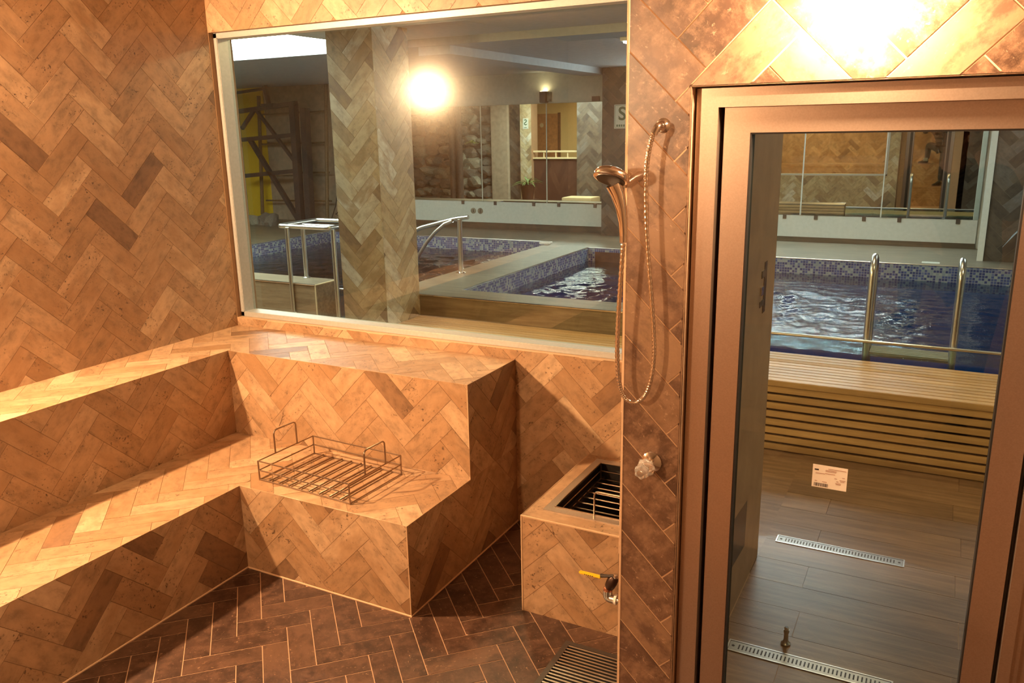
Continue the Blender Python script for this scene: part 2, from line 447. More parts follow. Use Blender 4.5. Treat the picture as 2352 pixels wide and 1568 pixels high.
# ------------------------------------------------------------------ steam room shell
fl = struct('floor', 'grout_floor', 'dark brown herringbone travertine floor of the steam room', 'floor', (XL, YB, -.08, XR, YW, -T))
herring(fl, 'travertine_floor', (0, 0, 0), (1, 0, 0), (0, 1, 0), (0, 0, 1), [(R1X, .35, XR, R1Y), (XE, R1Y, XP, YW)], gap=.0042, phase=(.035, .02), seed=11)
wl = struct('wall_left', 'grout_tan', 'light travertine herringbone wall left of the window', 'wall', (XL-.15, YB-.1, 0, XL-T, YO, ZC+.1))
herring(wl, 'travertine_light', (XL, 0, 0), (0, 1, 0), (0, 0, 1), (1, 0, 0), [(YB, Z2, YW, ZC)], gap=.0018, phase=(.05, .03), seed=21, bias=skew)
WX0, WX1, WZ0, WZ1 = -3.742, -.82, .935, 2.555
ww = struct('wall_window', 'grout_tan', 'light travertine wall around the wide pool window', 'wall', (XL-.15, YW+T, 0, XPO-.006, YO-T, WZ0), (XL-.15, YW+T, WZ1, XPO-.006, YO-T, ZC+.1), (XL-.15, YW+T, WZ0, WX0, YO-T, WZ1), (WX1, YW+T, WZ0, XPO-.006, YO-T, WZ1))
cn = [0]
herring(ww, 'travertine_light', (0, YW, 0), (1, 0, 0), (0, 0, 1), (0, -1, 0), [(XE, 0, XP, WZ0), (XL, Z2, XE, WZ0), (XL, WZ1, XP, ZC), (XL, WZ0, WX0, WZ1), (WX1, WZ0, XP, WZ1)], gap=.0018, phase=(.02, .06), seed=31, count=cn, bias=skew)
herring(ww, 'travertine_mixed', (0, YO, 0), (-1, 0, 0), (0, 0, 1), (0, 1, 0), [(-XPO, 0, -XL+.15, WZ0), (-XPO, WZ1, -XL+.15, ZC), (-WX0, WZ0, -XL+.15, WZ1), (-XPO, WZ0, -WX1, WZ1)], gap=.002, seed=32, single=False)
# reveal strips of the window opening
for c in ((WX0, YW, WZ0-.004, WX1, YO-T, WZ0+.0008), ): bx('reveal', 'edge_stone', ww, *c)
DX0, DX1, DZ = -.565, .275, 2.09
wd = struct('wall_door', 'grout_light', 'brown travertine wall and narrow pier around the glass door', 'wall', (XP+T, YD+T, 0, DX0-T, YD+.14, ZC+.1), (DX0-T, YD+T, DZ+T, DX1+T, YD+.14, ZC+.1), (DX1+T, YD+T, 0, XR+.1, YD+.14, ZC+.1))
herring(wd, 'travertine_brown', (0, YD, 0), (1, 0, 0), (0, 0, 1), (0, -1, 0), [(XP+.003, 0, DX0-.004, DZ), (XP+.003, DZ, DX0-.004, ZC), (DX0-.004, DZ+.004, DX1+.004, ZC), (DX1+.004, 0, XR, DZ), (DX1+.004, DZ, XR, ZC)], gap=.004, phase=(.045, .115), seed=45)
edge(wd, [(XP+.004, YD+.004, 0), (XP+.004, YD+.004, ZC)], .0055, 'grout_light')
MB().tube(rounded([(DX0-.005, YD+.006, 0), (DX0-.005, YD+.006, DZ+.005), (DX1+.005, YD+.006, DZ+.005), (DX1+.005, YD+.006, 0)], .004), .0055, 8).build('edge_trim', 'travertine_brown', wd, True)
wrt = struct('wall_return', 'grout_tan', 'return wall between the shower pier and the window wall', 'wall', (XP+T, YD+.14, 0, XPO-.004, YW+T, ZC+.1))
herring(wrt, 'travertine_floor', (XP, 0, 0), (0, 1, 0), (0, 0, 1), (-1, 0, 0), [(YD, 0, YW, ZC)], seed=51, single=False)
pan = bx('wood_panel', 'panel_wood_beige', wrt, XPO-.004, YD+.14, 0, XPO, YO, ZC)
# flat dark four-sided patch and strike plate on the panel
MB().add([(XPO+.001, 2.985, .24), (XPO+.001, 3.358, .215), (XPO+.001, 3.365, .43), (XPO+.001, 2.985, .46)], [(0, 1, 2, 3)]).build('dark_patch', 'steel_dark', wrt)
sp_ = bx('strike_plate', 'valve_brown', wrt, XPO, 3.45, 1.24, XPO+.002, 3.50, 1.455)
bx('latch', 'steel_dark', sp_, XPO, 3.395, 1.395, XPO+.003, 3.45, 1.425)
bx('latch', 'chrome', sp_, XPO, 3.385, 1.325, XPO+.006, 3.43, 1.36)
bx('latch', 'steel_dark', sp_, XPO, 3.385, 1.275, XPO+.003, 3.45, 1.30)
struct('wall_right', 'ceiling_brown', 'dark brown wall at the hinge side of the door', 'wall', (XR, YB-.1, 0, XR+.1, YD+.14, ZC+.1))
wr = struct('wall_rear', 'grout_tan', 'light travertine wall behind the photographer', 'wall', (XL-.15, YB-.1, 0, XR+.1, YB-T, ZC+.1))
herring(wr, 'travertine_light', (0, YB, 0), (-1, 0, 0), (0, 0, 1), (0, 1, 0), [(-XR, 0, -XL, ZC)], seed=61, single=False, bias=skew)
wc = struct('wall_corridor', 'soil', 'dark tiled wall of the corridor right of the glass door', 'wall', (XR+.1, YD+.02, 0, 3.2, YD+.138, 2.9))
herring(wc, 'travertine_dark', (0, YD+.14, 0), (-1, 0, 0), (0, 0, 1), (0, 1, 0), [(-3.2, 0, -XR-.1, 2.8)], seed=65, single=False)
struct('ceiling', 'ceiling_brown', 'plain dark ceiling of the steam room', 'ceiling', (XL-.15, YB-.1, ZC, XR+.1, YO, ZC+.1))

# ------------------------------------------------------------------ window
wn = thing('window_1', (-2.3, 3.6, WZ0), 'wide fixed window with pale aluminium frame above the upper bench', 'window', kind='structure')
fy0, fy1, fw = YW+.03, YW+.13, .03
bx('frame_side', 'aluminium_frame', wn, WX0+.002, fy0, WZ0, WX0+fw, fy1, WZ1, bev=.003)
bx('frame_side', 'aluminium_frame', wn, WX1-fw, fy0, WZ0, WX1-.002, fy1, WZ1, bev=.003)
bx('frame_sill', 'aluminium_frame', wn, WX0+.002, fy0, WZ0+.001, WX1-.002, fy1, WZ0+.032, bev=.003)
bx('frame_head', 'aluminium_frame', wn, WX0+.002, fy0, WZ1-fw, WX1-.002, fy1, WZ1-.001, bev=.003)
bx('pane', 'window_glass', wn, WX0+.02, YW+.108, WZ0+.02, WX1-.02, YW+.109, WZ1-.02)

# ------------------------------------------------------------------ tiered bench
be = thing('tiered_bench', (XL+.5, 2.9, 0), 'two-tier light travertine bench running along the left wall and below the window', 'bench')
g1 = MB(); e = T
g1.box(XL, YB, 0, R1X-e, YW, Z1-e); g1.box(R1X-e, R1Y+e, 0, XE-e, YW, Z1-e); g1.box(R1X-e, YB, 0, XR, -.13-e, Z1-e)
lt = g1.build('lower_tier', 'grout_tan', be)
g2 = MB(); g2.box(XL, YB, Z1-e, R2X-e, YW, Z2-e); g2.box(R2X-e, R2Y+e, Z1-e, XE-e, YW, Z2-e); g2.box(R2X-e, YB, Z1-e, XR, -.66-e, Z2-e)
ut = g2.build('upper_tier', 'grout_tan', be)
cn = [0]; L = 'travertine_light'
kw = dict(gap=.0018, count=cn, bias=skew)
herring(lt, L, (0, 0, Z1), (1, 0, 0), (0, 1, 0), (0, 0, 1), [(R2X, -.66, R1X, R2Y), (R1X, R1Y, XE, R2Y)], phase=(.03, .05), seed=71, **kw)
herring(ut, L, (0, 0, Z2), (1, 0, 0), (0, 1, 0), (0, 0, 1), [(XL, YB, R2X, YW), (R2X, R2Y, XE, YW)], phase=(.07, .02), seed=72, **kw)
herring(lt, L, (R1X, 0, 0), (0, 1, 0), (0, 0, 1), (1, 0, 0), [(-.13, 0, R1Y, Z1)], phase=(.05, .01), seed=73, **kw)
herring(ut, L, (R2X, 0, 0), (0, 1, 0), (0, 0, 1), (1, 0, 0), [(-.66, Z1, R2Y, Z2)], phase=(.01, .06), seed=74, **kw)
herring(lt, L, (0, R1Y, 0), (1, 0, 0), (0, 0, 1), (0, -1, 0), [(R1X, 0, XE, Z1)], phase=(.06, .04), seed=75, **kw)
herring(ut, L, (0, R2Y, 0), (1, 0, 0), (0, 0, 1), (0, -1, 0), [(R2X, Z1, XE, Z2)], phase=(.02, .08), seed=76, **kw)
herring(lt, L, (XE, 0, 0), (0, 1, 0), (0, 0, 1), (1, 0, 0), [(R1Y, 0, YW, Z1)], phase=(.04, .02), seed=77, **kw)
herring(ut, L, (XE, 0, 0), (0, 1, 0), (0, 0, 1), (1, 0, 0), [(R2Y, Z1, YW, Z2)], phase=(.04, .02), seed=77, **kw)
rb = dict(gap=.0018, single=False, bias=skew)
herring(lt, L, (0, -.13, 0), (-1, 0, 0), (0, 0, 1), (0, 1, 0), [(-XR, 0, -R1X, Z1)], seed=78, **rb)
herring(ut, L, (0, -.66, 0), (-1, 0, 0), (0, 0, 1), (0, 1, 0), [(-XR, Z1, -R2X, Z2)], seed=79, **rb)
herring(lt, L, (0, 0, Z1), (1, 0, 0), (0, 1, 0), (0, 0, 1), [(R1X, -.66, XR, -.13)], seed=80, **rb)
herring(ut, L, (0, 0, Z2), (1, 0, 0), (0, 1, 0), (0, 0, 1), [(R2X, YB, XR, -.66)], seed=81, **rb)
edge(lt, [(R1X-.003, -.13, Z1-.003), (R1X-.003, R1Y+.003, Z1-.003), (XE-.003, R1Y+.003, Z1-.003), (XE-.003, R2Y, Z1-.003)])
edge(ut, [(R2X-.003, -.66, Z2-.003), (R2X-.003, R2Y+.003, Z2-.003), (XE-.003, R2Y+.003, Z2-.003), (XE-.003, YW, Z2-.003)])
edge(lt, [(XE-.003, R1Y+.003, 0), (XE-.003, R1Y+.003, Z1)]); edge(ut, [(XE-.003, R2Y+.003, Z1), (XE-.003, R2Y+.003, Z2)])
edge(lt, [(R1X, 0, .002), (R1X, R1Y, .002), (XE, R1Y, .002), (XE, YW, .002)], .005, 'grout_light')

# ------------------------------------------------------------------ generator box in the alcove
bxo = thing('tiled_box', (-1.1, 3.1, 0), 'low light travertine box with a sunken metal stove pit in the alcove', 'stove box')
BX0, BY0, BZ = -1.452, 2.785, .445
px0, px1, py0, py1 = -1.385, -.80, 2.875, 3.475
g = MB()
g.box(BX0+T, BY0+T, 0, px0, YW, BZ-T); g.box(px1, BY0+T, 0, XP, YW, BZ-T); g.box(px0, BY0+T, 0, px1, py0, BZ-T); g.box(px0, py1, 0, px1, YW, BZ-T); g.box(px0, py0, 0, px1, py1, .06)
bc = g.build('body', 'grout_tan', bxo)
kw = dict(gap=.0018, bias=skew)
herring(bc, L, (0, BY0, 0), (1, 0, 0), (0, 0, 1), (0, -1, 0), [(BX0, 0, XP, BZ)], phase=(.03, .07), seed=91, **kw)
herring(bc, L, (BX0, 0, 0), (0, 1, 0), (0, 0, 1), (-1, 0, 0), [(BY0, 0, YW, BZ)], seed=92, **kw)
for r in ((BX0, BY0, XP, py0), (BX0, py0, px0, py1), (px1, py0, XP, py1), (BX0, py1, XP, YW)):
    MB().box(r[0], r[1], BZ-T, r[2], r[3], BZ, axis=0 if r[2]-r[0] > r[3]-r[1] else 1, rnd=.6).build('top_slab', L, bxo)
edge(bc, [(BX0+.003, YW, BZ-.003), (BX0+.003, BY0+.003, BZ-.003), (XP, BY0+.003, BZ-.003)], .005)
edge(bc, [(BX0+.003, BY0+.003, 0), (BX0+.003, BY0+.003, BZ)], .005)
fr_ = MB(); q = .035
fr_.box(px0-.004, py0-.004, BZ-.002, px1+.004, py0+q, BZ+.004); fr_.box(px0-.004, py1-q, BZ-.002, px1+.004, py1+.004, BZ+.004)
fr_.box(px0-.004, py0+q, BZ-.002, px0+q, py1-q, BZ+.004); fr_.box(px1-q, py0+q, BZ-.002, px1+.004, py1-q, BZ+.004)
fr_.build('pit_frame', 'steel_brushed', bxo)
li = MB(); li.box(px0, py0, .06, px0+.004, py1, BZ-.003); li.box(px1-.004, py0, .06, px1, py1, BZ-.003); li.box(px0, py0, .06, px1, py0+.004, BZ-.003); li.box(px0, py1-.004, .06, px1, py1, BZ-.003); li.box(px0, py0, .06, px1, py1, .064)
li.build('pit_liner', 'steel_dark', bxo)
# pipe with yellow lever valve on the box front
vp = thing('pipe_valve', (-1.03, 2.72, .2), 'ball valve with yellow lever on a bent pipe before the tiled box', 'valve')
MB().tube(rounded([(-.735, 2.715, .212), (-1.035, 2.715, .212), (-1.035, 2.715, .262)], .03), .013, 12).build('pipe', 'steel_brushed', vp, True)
MB().tube(rounded([(-1.0, 2.715, .212), (-1.035, 2.715, .212), (-1.035, 2.715, .245)], .026), .019, 14).build('elbow', 'steel_brushed', vp, True)
MB().tube([(-1.005, 2.715, .212), (-.995, 2.715, .212)], .021, 14).build('collar', 'paper_white', vp, True)
MB().lathe([(.018, 0), (.019, .012)], (-1.034, 2.715, .244), (.25, 0, 1), 14).build('copper_ring', 'copper_ring', vp, True)
MB().lathe([(.015, 0), (.02, .008), (.022, .03), (.02, .05), (.014, .058)], (-1.03, 2.715, .256), (.45, 0, 1), 14).build('valve_body', 'valve_brown', vp, True)
MB().lathe([(.008, 0), (.012, .004), (.012, .014), (.007, .02)], (-1.002, 2.715, .305), (0, -.2, 1), 12).build('valve_nut', 'chrome', vp, True)
MB().tube([(-1.0, 2.712, .318), (-1.03, 2.705, .312), (-1.06, 2.70, .309)], [.007, .006, .008], 8).build('lever_arm', 'steel_dark', vp, True)
lv = MB().box(-1.15, 2.692, .297, -1.055, 2.708, .309, bev=.004).build('lever_grip', 'brass_plastic_yellow', vp)
for k in range(5): bx('lever_print', 'print_black', lv, -1.125+k*.008, 2.6915, .301, -1.120+k*.008, 2.6922, .304)
# ------------------------------------------------------------------ wire baskets
def wire_basket(name, c, sx, sy, h, label, hside, rot, handle_h=.115):
    """sx by sy tray of thin rods with two U handles; c = centre of the bottom"""
    t = thing(name, c, label, 'wire basket', 'wire stone baskets')
    t.rotation_euler = (0, 0, rot)
    def P(nm, b):
        o = b.build(nm, 'wire_metal', None, True); o.parent = t; o.location = (0, 0, 0); return o
    r = .0035; X, Y = sx/2, sy/2
    for z in (r, h*.52, h):
        P('rim', MB().tube([(-X, -Y, z), (X, -Y, z), (X, Y, z), (-X, Y, z)], r, 8, closed=True))
    for x, y in ((-X, -Y), (X, -Y), (X, Y), (-X, Y)): P('corner_post', MB().tube([(x, y, 0), (x, y, h+.001)], r*1.1, 8))
    n = 9
    for k in range(1, n):
        if hside == 'x': P('floor_rod', MB().tube([(-X+sx*k/n, -Y, r*2.3), (-X+sx*k/n, Y, r*2.3)], r*1.3, 8))
        else: P('floor_rod', MB().tube([(-X, -Y+sy*k/n, r*2.6), (X, -Y+sy*k/n, r*2.6)], r, 8))
    for sg in (-1, 1):
        if hside == 'x': pts = [(sg*X, -.072, h), (sg*X, -.072, h+handle_h), (sg*X, .072, h+handle_h), (sg*X, .072, h)]
        else: pts = [(-.072, sg*Y, h), (-.072, sg*Y, h+handle_h), (.072, sg*Y, h+handle_h), (.072, sg*Y, h)]
        P('handle', MB().tube(rounded(pts, .022), r*1.15, 8))
    return t
wire_basket('wire_basket', (-2.464, 2.79, Z1+.001), .556, .366, .096, 'empty wire basket with two U handles on the lower bench', 'x', .045 - .09)
wire_basket('wire_basket', (-1.10, 3.17, .3655), .50, .52, .085, 'wire basket sunk in the metal pit of the tiled box', 'y', 0, .105)
for x in (-1.37, -.83): bx('support_rail', 'steel_dark', bxo, x, py0+.004, .355, x+.03 if x < -1 else x+.026, py1-.004, .3645)
tg = MB().tube([(-2.748, 2.775, .642), (-2.745, 2.79, .665), (-2.742, 2.80, .69), (-2.74, 2.806, .712)], [.0018, .0016, .0012, .0006], 6)
for a, b in (((-2.745, 2.79, .665), (-2.735, 2.80, .672)), ((-2.743, 2.796, .68), (-2.733, 2.806, .689)), ((-2.742, 2.80, .69), (-2.75, 2.807, .70))): tg.tube([a, b], [.0012, .0005], 5)
tag(tg.build('twig', 'twig', None, True), 'tiny dry twig caught on the left handle of the bench basket', 'twig')

# ------------------------------------------------------------------ floor grate
gr = thing('floor_grate', (-1.0, 2.4, 0), 'low metal slat grate on the dark floor before the tiled box', 'grate')
gx0, gx1, gy0, gy1 = -1.175, -.74, 2.05, 2.63
f = MB(); f.box(gx0, gy0, .002, gx0+.022, gy1, .03); f.box(gx1-.022, gy0, .002, gx1, gy1, .03); f.box(gx0+.022, gy0, .002, gx1-.022, gy0+.022, .03); f.box(gx0+.022, gy1-.022, .002, gx1-.022, gy1, .03)
f.build('frame', 'steel_dark', gr)
bx('pan', 'gasket_black', gr, gx0+.022, gy0+.022, .001, gx1-.022, gy1-.022, .004)
y = gy0+.03
while y < gy1-.03:
    bx('bar', 'steel_brushed', gr, gx0+.022, y, .017, gx1-.022, y+.008, .029); y += .0185

# ------------------------------------------------------------------ shower
sh = thing('hand_shower', (-.70, 1.95, 1.3), 'chrome hand shower with a looped metal hose on the brown pier', 'shower')
MB().lathe([(.017, 0), (.018, .003), (.013, .006), (.0085, .012), (.0085, .03)], (-.632, YD-.001, 2.004), (0, -1, 0), 20).build('wall_outlet', 'chrome', sh, True)
MB().tube(rounded([(-.632, 1.975, 2.004), (-.632, 1.955, 2.004), (-.640, 1.95, 1.985)], .012), .0088, 12).build('elbow', 'chrome', sh, True)
hose = [(-.640, 1.95, 1.99), (-.650, 1.949, 1.95), (-.656, 1.948, 1.89), (-.655, 1.948, 1.80), (-.648, 1.95, 1.70), (-.638, 1.952, 1.60), (-.630, 1.955, 1.50), (-.628, 1.957, 1.43), (-.637, 1.957, 1.36), (-.655, 1.957, 1.318), (-.68, 1.955, 1.303), (-.704, 1.95, 1.318), (-.717, 1.945, 1.36), (-.721, 1.94, 1.44), (-.718, 1.936, 1.53), (-.712, 1.933, 1.63), (-.706, 1.931, 1.725)]
hv = [Vector(p) for p in hose]; fine = []
for i in range(len(hv)-1):
    p0, p1, p2, p3 = hv[max(i-1, 0)], hv[i], hv[i+1], hv[min(i+2, len(hv)-1)]
    for k in range(28):
        t = k/28; fine.append(.5*((2*p1)+(p2-p0)*t+(2*p0-5*p1+4*p2-p3)*t*t+(3*p1-p0-3*p2+p3)*t**3))
MB().tube(fine, [.0064 if i % 4 < 2 else .0054 for i in range(len(fine))], 10).build('hose', 'chrome', sh, True)
ha = MB().tube([(-.706, 1.931, 1.725), (-.706, 1.931, 1.742)], .0095, 14); ha.build('hose_nut', 'chrome', sh, True)
MB().tube([(-.7055, 1.931, 1.742), (-.707, 1.93, 1.775), (-.711, 1.927, 1.81), (-.719, 1.922, 1.845), (-.728, 1.916, 1.868)], [.0105, .0115, .014, .018, .02], 16).build('handle', 'chrome', sh, True)
ax = Vector((-.10, -.52, -1)).normalized(); hc = Vector((-.733, 1.915, 1.885))
hd = MB().lathe([(.012, -.02), (.03, -.017), (.041, -.010), (.0455, 0), (.044, .006), (.040, .008)], hc, ax, 32).build('shower_head', 'chrome', sh, True)
MB().lathe([(.036, .008), (.0355, .0095), (.001, .0105)], hc, ax, 32).build('spray_face', 'steel_dark', hd, True)
MB().tube([(-.69, YD+.001, 1.884), (-.694, 1.965, 1.88), (-.706, 1.935, 1.866)], [.012, .0095, .0095], 12).build('wall_bracket', 'chrome', sh, True)
# tap knob
kn = thing('tap_knob', (-.64, 1.95, 1.13), 'clear faceted tap knob on the brown pier below the shower hose', 'tap')
MB().lathe([(.028, 0), (.028, .004), (.02, .012), (.011, .016), (.011, .03)], (-.640, YD-.0005, 1.127), (0, -1, 0), 24).build('escutcheon', 'chrome', kn, True)
MB().lathe([(.010, .022), (.020, .026), (.0245, .034), (.022, .043), (.014, .049)], (-.640, YD, 1.127), (-.12, -1, -.12), 48, 8, .06).build('knob_body', 'acrylic_clear', kn, True)
MB().lathe([(.010, .046), (.017, .052), (.0195, .062), (.017, .070), (.010, .073)], (-.640, YD, 1.127), (-.12, -1, -.12), 48, 6, .09).build('knob_grip', 'acrylic_clear', kn, True)
MB().lathe([(.0095, .0725), (.009, .0745), (.001, .075)], (-.640, YD, 1.127), (-.12, -1, -.12), 20).build('knob_cap', 'steel_brushed', kn, True)

# ------------------------------------------------------------------ door
dr = thing('door_1', (-.15, YD+.06, 0), 'glass door in a wide bronze-toned steel frame beside the shower pier', 'door', kind='structure')
def ring(name, mat, x0, x1, zt, wd_, y0, y1, bev=.002, zb=.0, bottom=False, parent=dr):
    """mitred frame: two uprights, a head and optionally a bottom rail"""
    def quad(a, b, c, d): 
        b_ = MB(); vs = [(p[0], yy, p[1]) for yy in (y0, y1) for p in (a, b, c, d)]
        b_.add(vs, [(0, 1, 2, 3), (7, 6, 5, 4), (0, 4, 5, 1), (1, 5, 6, 2), (2, 6, 7, 3), (3, 7, 4, 0)]); return b_.build(name, mat, parent)
    w_ = wd_
    quad((x0, zb), (x0+w_, zb+(w_ if bottom else 0)), (x0+w_, zt-w_), (x0, zt))
    quad((x1, zb), (x1-w_, zb+(w_ if bottom else 0)), (x1-w_, zt-w_), (x1, zt))
    quad((x0, zt), (x0+w_, zt-w_), (x1-w_, zt-w_), (x1, zt))
    if bottom: quad((x0, zb), (x0+w_, zb+w_), (x1-w_, zb+w_), (x1, zb))
ring('jamb', 'bronze_steel', DX0+.003, DX1-.003, DZ-.002, .020, YD+.035, YD+.135)
ring('jamb_step', 'bronze_steel', DX0+.022, DX1-.022, DZ-.013, .016, YD+.022, YD+.135)
ring('jamb_face', 'bronze_steel', DX0+.038, DX1-.038, DZ-.023, .024, YD+.010, YD+.135)
ring('stop_bead', 'steel_dark', DX0+.05, DX1-.05, DZ-.03, .06, YD+.085, YD+.13)
ring('leaf_rail', 'bronze_steel', DX0+.072, DX1-.072, DZ-.044, .062, YD+.032, YD+.072, zb=.01, bottom=True)
gx0, gx1, gz = DX0+.134, DX1-.134, DZ-.106
ring('gasket', 'gasket_black', gx0-.001, gx1+.001, gz+.001, .005, YD+.034, YD+.070, zb=.072, bottom=True)
bx('pane', 'door_glass', dr, gx0-.004, YD+.0515, .07, gx1+.004, YD+.0525, gz+.004)
# sticker on the glass
st_ = thing('barcode_sticker', (-.195, YD+.0535, 1.115), 'small white barcode sticker on the door glass', 'sticker')
ys = YD+.0512
bx('paper', 'paper_white', st_, -.2365, ys-.0003, 1.1135, -.1545, ys, 1.174, bev=0)
rq = random.Random(3)
def mark(x0, z0, x1, z1, mt='print_red'): bx('print', mt, st_, x0, ys-.0006, z0, x1, ys-.0003, z1)
x = -.2315
while x < -.199:
    wd_ = rq.choice((.0006, .001, .0018)); mark(x, 1.1165, x+wd_, 1.1255, 'print_black'); x += wd_+rq.choice((.0008, .0014))
mark(-.232, 1.159, -.222, 1.1625, 'print_black')
for z, x0, x1 in ((1.1655, -.200, -.158), (1.1615, -.206, -.180), (1.1585, -.206, -.181), (1.1525, -.207, -.183), (1.151, -.229, -.207), (1.147, -.166, -.160), (1.1425, -.184, -.178), (1.140, -.172, -.158), (1.1365, -.170, -.160), (1.1355, -.179, -.174), (1.131, -.181, -.168), (1.128, -.180, -.168), (1.1295, -.212, -.201), (1.130, -.230, -.224)):
    mark(x0, z, x1, z+.0012)

# ------------------------------------------------------------------ wall lamps in the steam room
def sconce(pos, nrm, r, mat, label, globe=True):
    t = thing('wall_lamp', pos, label, 'lamp')
    n = Vector(nrm)
    MB().lathe([(r*.55, 0), (r*.55, .012), (r*.42, .02)], pos, n, 24).build('base', 'plaster_white', t, True)
    if not globe:
        MB().lathe([(r*.95, .004), (r, .02)]+[(r*math.cos(a), .02+r*.5*math.sin(a)) for a in (.25, .5, .75, 1.0, 1.25, 1.42)]+[(.004, .02+r*.5)], pos, n, 24).build('opal_dome', mat, t, True)
        return t
    MB().lathe([(r*.40, .018)]+[(r*math.cos(a), .018+r*.92+r*math.sin(a)) for a in (-1.1, -.8, -.5, -.2, .1, .4, .7, 1.0, 1.3)]+[(.004, .018+r*1.92)], pos, n, 24).build('opal_globe', mat, t, True)
    return t
sconce((XL, 1.56, 2.315), (1, 0, 0), .088, 'lamp_glow_left', 'round opal bulkhead lamp on the left tiled wall', False)
sconce((-.205, YD, 2.27), (0, -1, 0), .065, 'lamp_glow_door', 'round opal globe lamp on the brown wall above the door')

sconce((-2.05, YB, 2.25), (0, 1, 0), .088, 'lamp_glow_rear', 'round opal bulkhead lamp on the wall behind the photographer', False)

# ------------------------------------------------------------------ hall floor, ceiling, walls
HX0, HX1, HY0 = -12.0, 3.2, -1.5
fo = struct('floor_corridor', 'wood_tile_floor', 'wood-look plank floor of the corridor beyond the glass door', 'floor', (XPO, YD+.02, -.08, HX1, 5.9, -.004), (HX0, YO, -.08, XPO, 5.9, -.004), (HX0, HY0, -.08, XL-.15, YO, -.004))
rp = random.Random(5); row = 0; y = 2.09
while y < 5.2:
    offx = -.397+(0 if row % 2 else -.6)+rp.uniform(-.02, .02); x = offx-3.6 if False else offx-1.2
    while x < 1.6:
        a, b = max(x, XPO+.002), x+1.2
        if b > a+.03 and y > 0: MB().box(a+.001, y+.001, -.004, b-.001, min(y+.2, 5.2)-.001, rp.uniform(-.0002, .0002)).build('plank', 'wood_tile_floor', fo)
        x += 1.2
    y += .2; row += 1
struct('ceiling_corridor', 'plaster_ceiling', 'pale ceiling over the corridor between steam room and pools', 'ceiling', (-5.0, YO, 2.8, HX1, 6.5, 2.9), (HX0, HY0, 2.8, XL-.15, 4.3, 2.9), (HX0, 4.3, 2.8, -8.2, 6.5, 2.9), (XR+.1, HY0, 2.8, HX1, YO, 2.9))
struct('ceiling_pool', 'plaster_grey', 'grey ceiling over the two pools', 'ceiling', (HX0, 6.5, 2.735, HX1, YM+.2, 2.9))
struct('trim_1', 'plaster_grey', 'shallow ceiling beam running between the two pools', 'beam', (-4.35, 6.52, 2.66, -4.02, YM-.05, 2.735))
skl = thing('skylight', (-6.6, 5.4, 2.84), 'bright white skylight panel in the ceiling above the left pool edge', 'skylight')
bx('panel', 'skylight_glow', skl, -8.2, 4.3, 2.84, -5.0, 6.5, 2.86)
struct('wall_far', 'plaster_white', 'white painted wall behind the pools', 'wall', (-8.1, YM, -.7, HX1, YM+.2, 2.9))
struct('wall_far_left', 'plaster_beige', 'bare beige plaster wall behind the scaffold', 'wall', (HX0, YM, -.7, -8.1, YM+.2, 2.9))
tag(bx('yellow_panel', 'yellow_paint', None, -10.47, YM-.012, .66, -9.93, YM, 2.735), 'bright yellow painted strip of wall behind the scaffold', 'painted panel')
struct('wall_hall_left', 'plaster_beige', 'beige wall at the left end of the pool hall', 'wall', (HX0-.1, HY0, -.7, HX0, YM+.2, 2.9))
struct('wall_hall_right', 'plaster_white', 'white wall at the right end of the pool hall', 'wall', (HX1, HY0, -.7, HX1+.1, YM+.2, 2.9))

# ------------------------------------------------------------------ pools
P1 = (-3.72, 6.10, 1.7, 8.97); P2 = (-7.85, 6.10, -4.32, 9.27)
YF = 5.795
dk = MB()
for c in ((HX0, P2[3], -.6, P2[2]+.0, YM, ZDK), (P2[2], P1[3], -.6, HX1, YM, ZDK), (P2[2], YF+.3, -.6, P1[0], P1[3], ZDK), (HX0, YF, -.6, P2[0], P2[3], ZDK), (P1[2], YF, -.6, HX1, P1[3], ZDK)): dk.box(*c)
dko = tag(dk.build('pool_deck', 'wood_tile_deck'), 'pale wood-look deck around and between the two pools', 'deck', kind='structure')
cb = MB()
for c in ((P2[2], YF, 0, -1.35, P1[1], ZDK), (P2[0], YF, 0, -5.13, P2[1], ZDK), (-4.42, YF, 0, P2[2], P2[1], ZDK)): cb.box(*c)
cbo = tag(cb.build('pool_wall', 'wood_tile_wall'), 'wood-look clad near wall of the raised pools', 'pool wall', kind='structure')
for x0, x1 in ((-4.0, -1.35), (-7.85, -5.13)):
    MB().box(x0, YF-.004, ZDK-.001, x1, P1[1]+.002, ZDK+.006).build('coping', 'wood_tile_deck', cbo)
    MB().tube([(x0, YF-.003, ZDK+.002), (x1, YF-.003, ZDK+.002)], .007, 8).build('edge_strip', 'chrome', cbo, True)
MB().tube([(-5.127, YF, .0), (-5.127, YF, ZDK), (-5.127, P2[1], ZDK)], .008, 8).build('edge_strip', 'ledge_cream', cbo, True)
for p in ([(P1[0], P1[1], ZDK+.002), (P1[0], P1[3], ZDK+.002), (P1[2], P1[3], ZDK+.002)], [(P2[2], P2[3], ZDK+.002), (P2[0], P2[3], ZDK+.002), (P2[0], P2[1], ZDK+.002)]):
    MB().tube(p, .007, 8).build('edge_strip', 'steel_brushed', dko, True)
def liner(name, P, label):
    b = MB(); x0, y0, x1, y1 = P; t = .012
    b2 = MB()
    for q, za, zb in ((b, .40, ZDK-.004), (b2, -.6, .40)):
        q.box(x0, y1-t, za, x1, y1+.001, zb); q.box(x0-.001, y0, za, x0+t, y1, zb); q.box(x1-t, y0, za, x1+.001, y1, zb)
    o = tag(b.build(name, 'pool_mosaic'), label, 'pool lining', kind='structure')
    b2.build('lower_lining', 'pool_floor_blue' if P is P1 else 'pool_floor_teal', o)
    return o
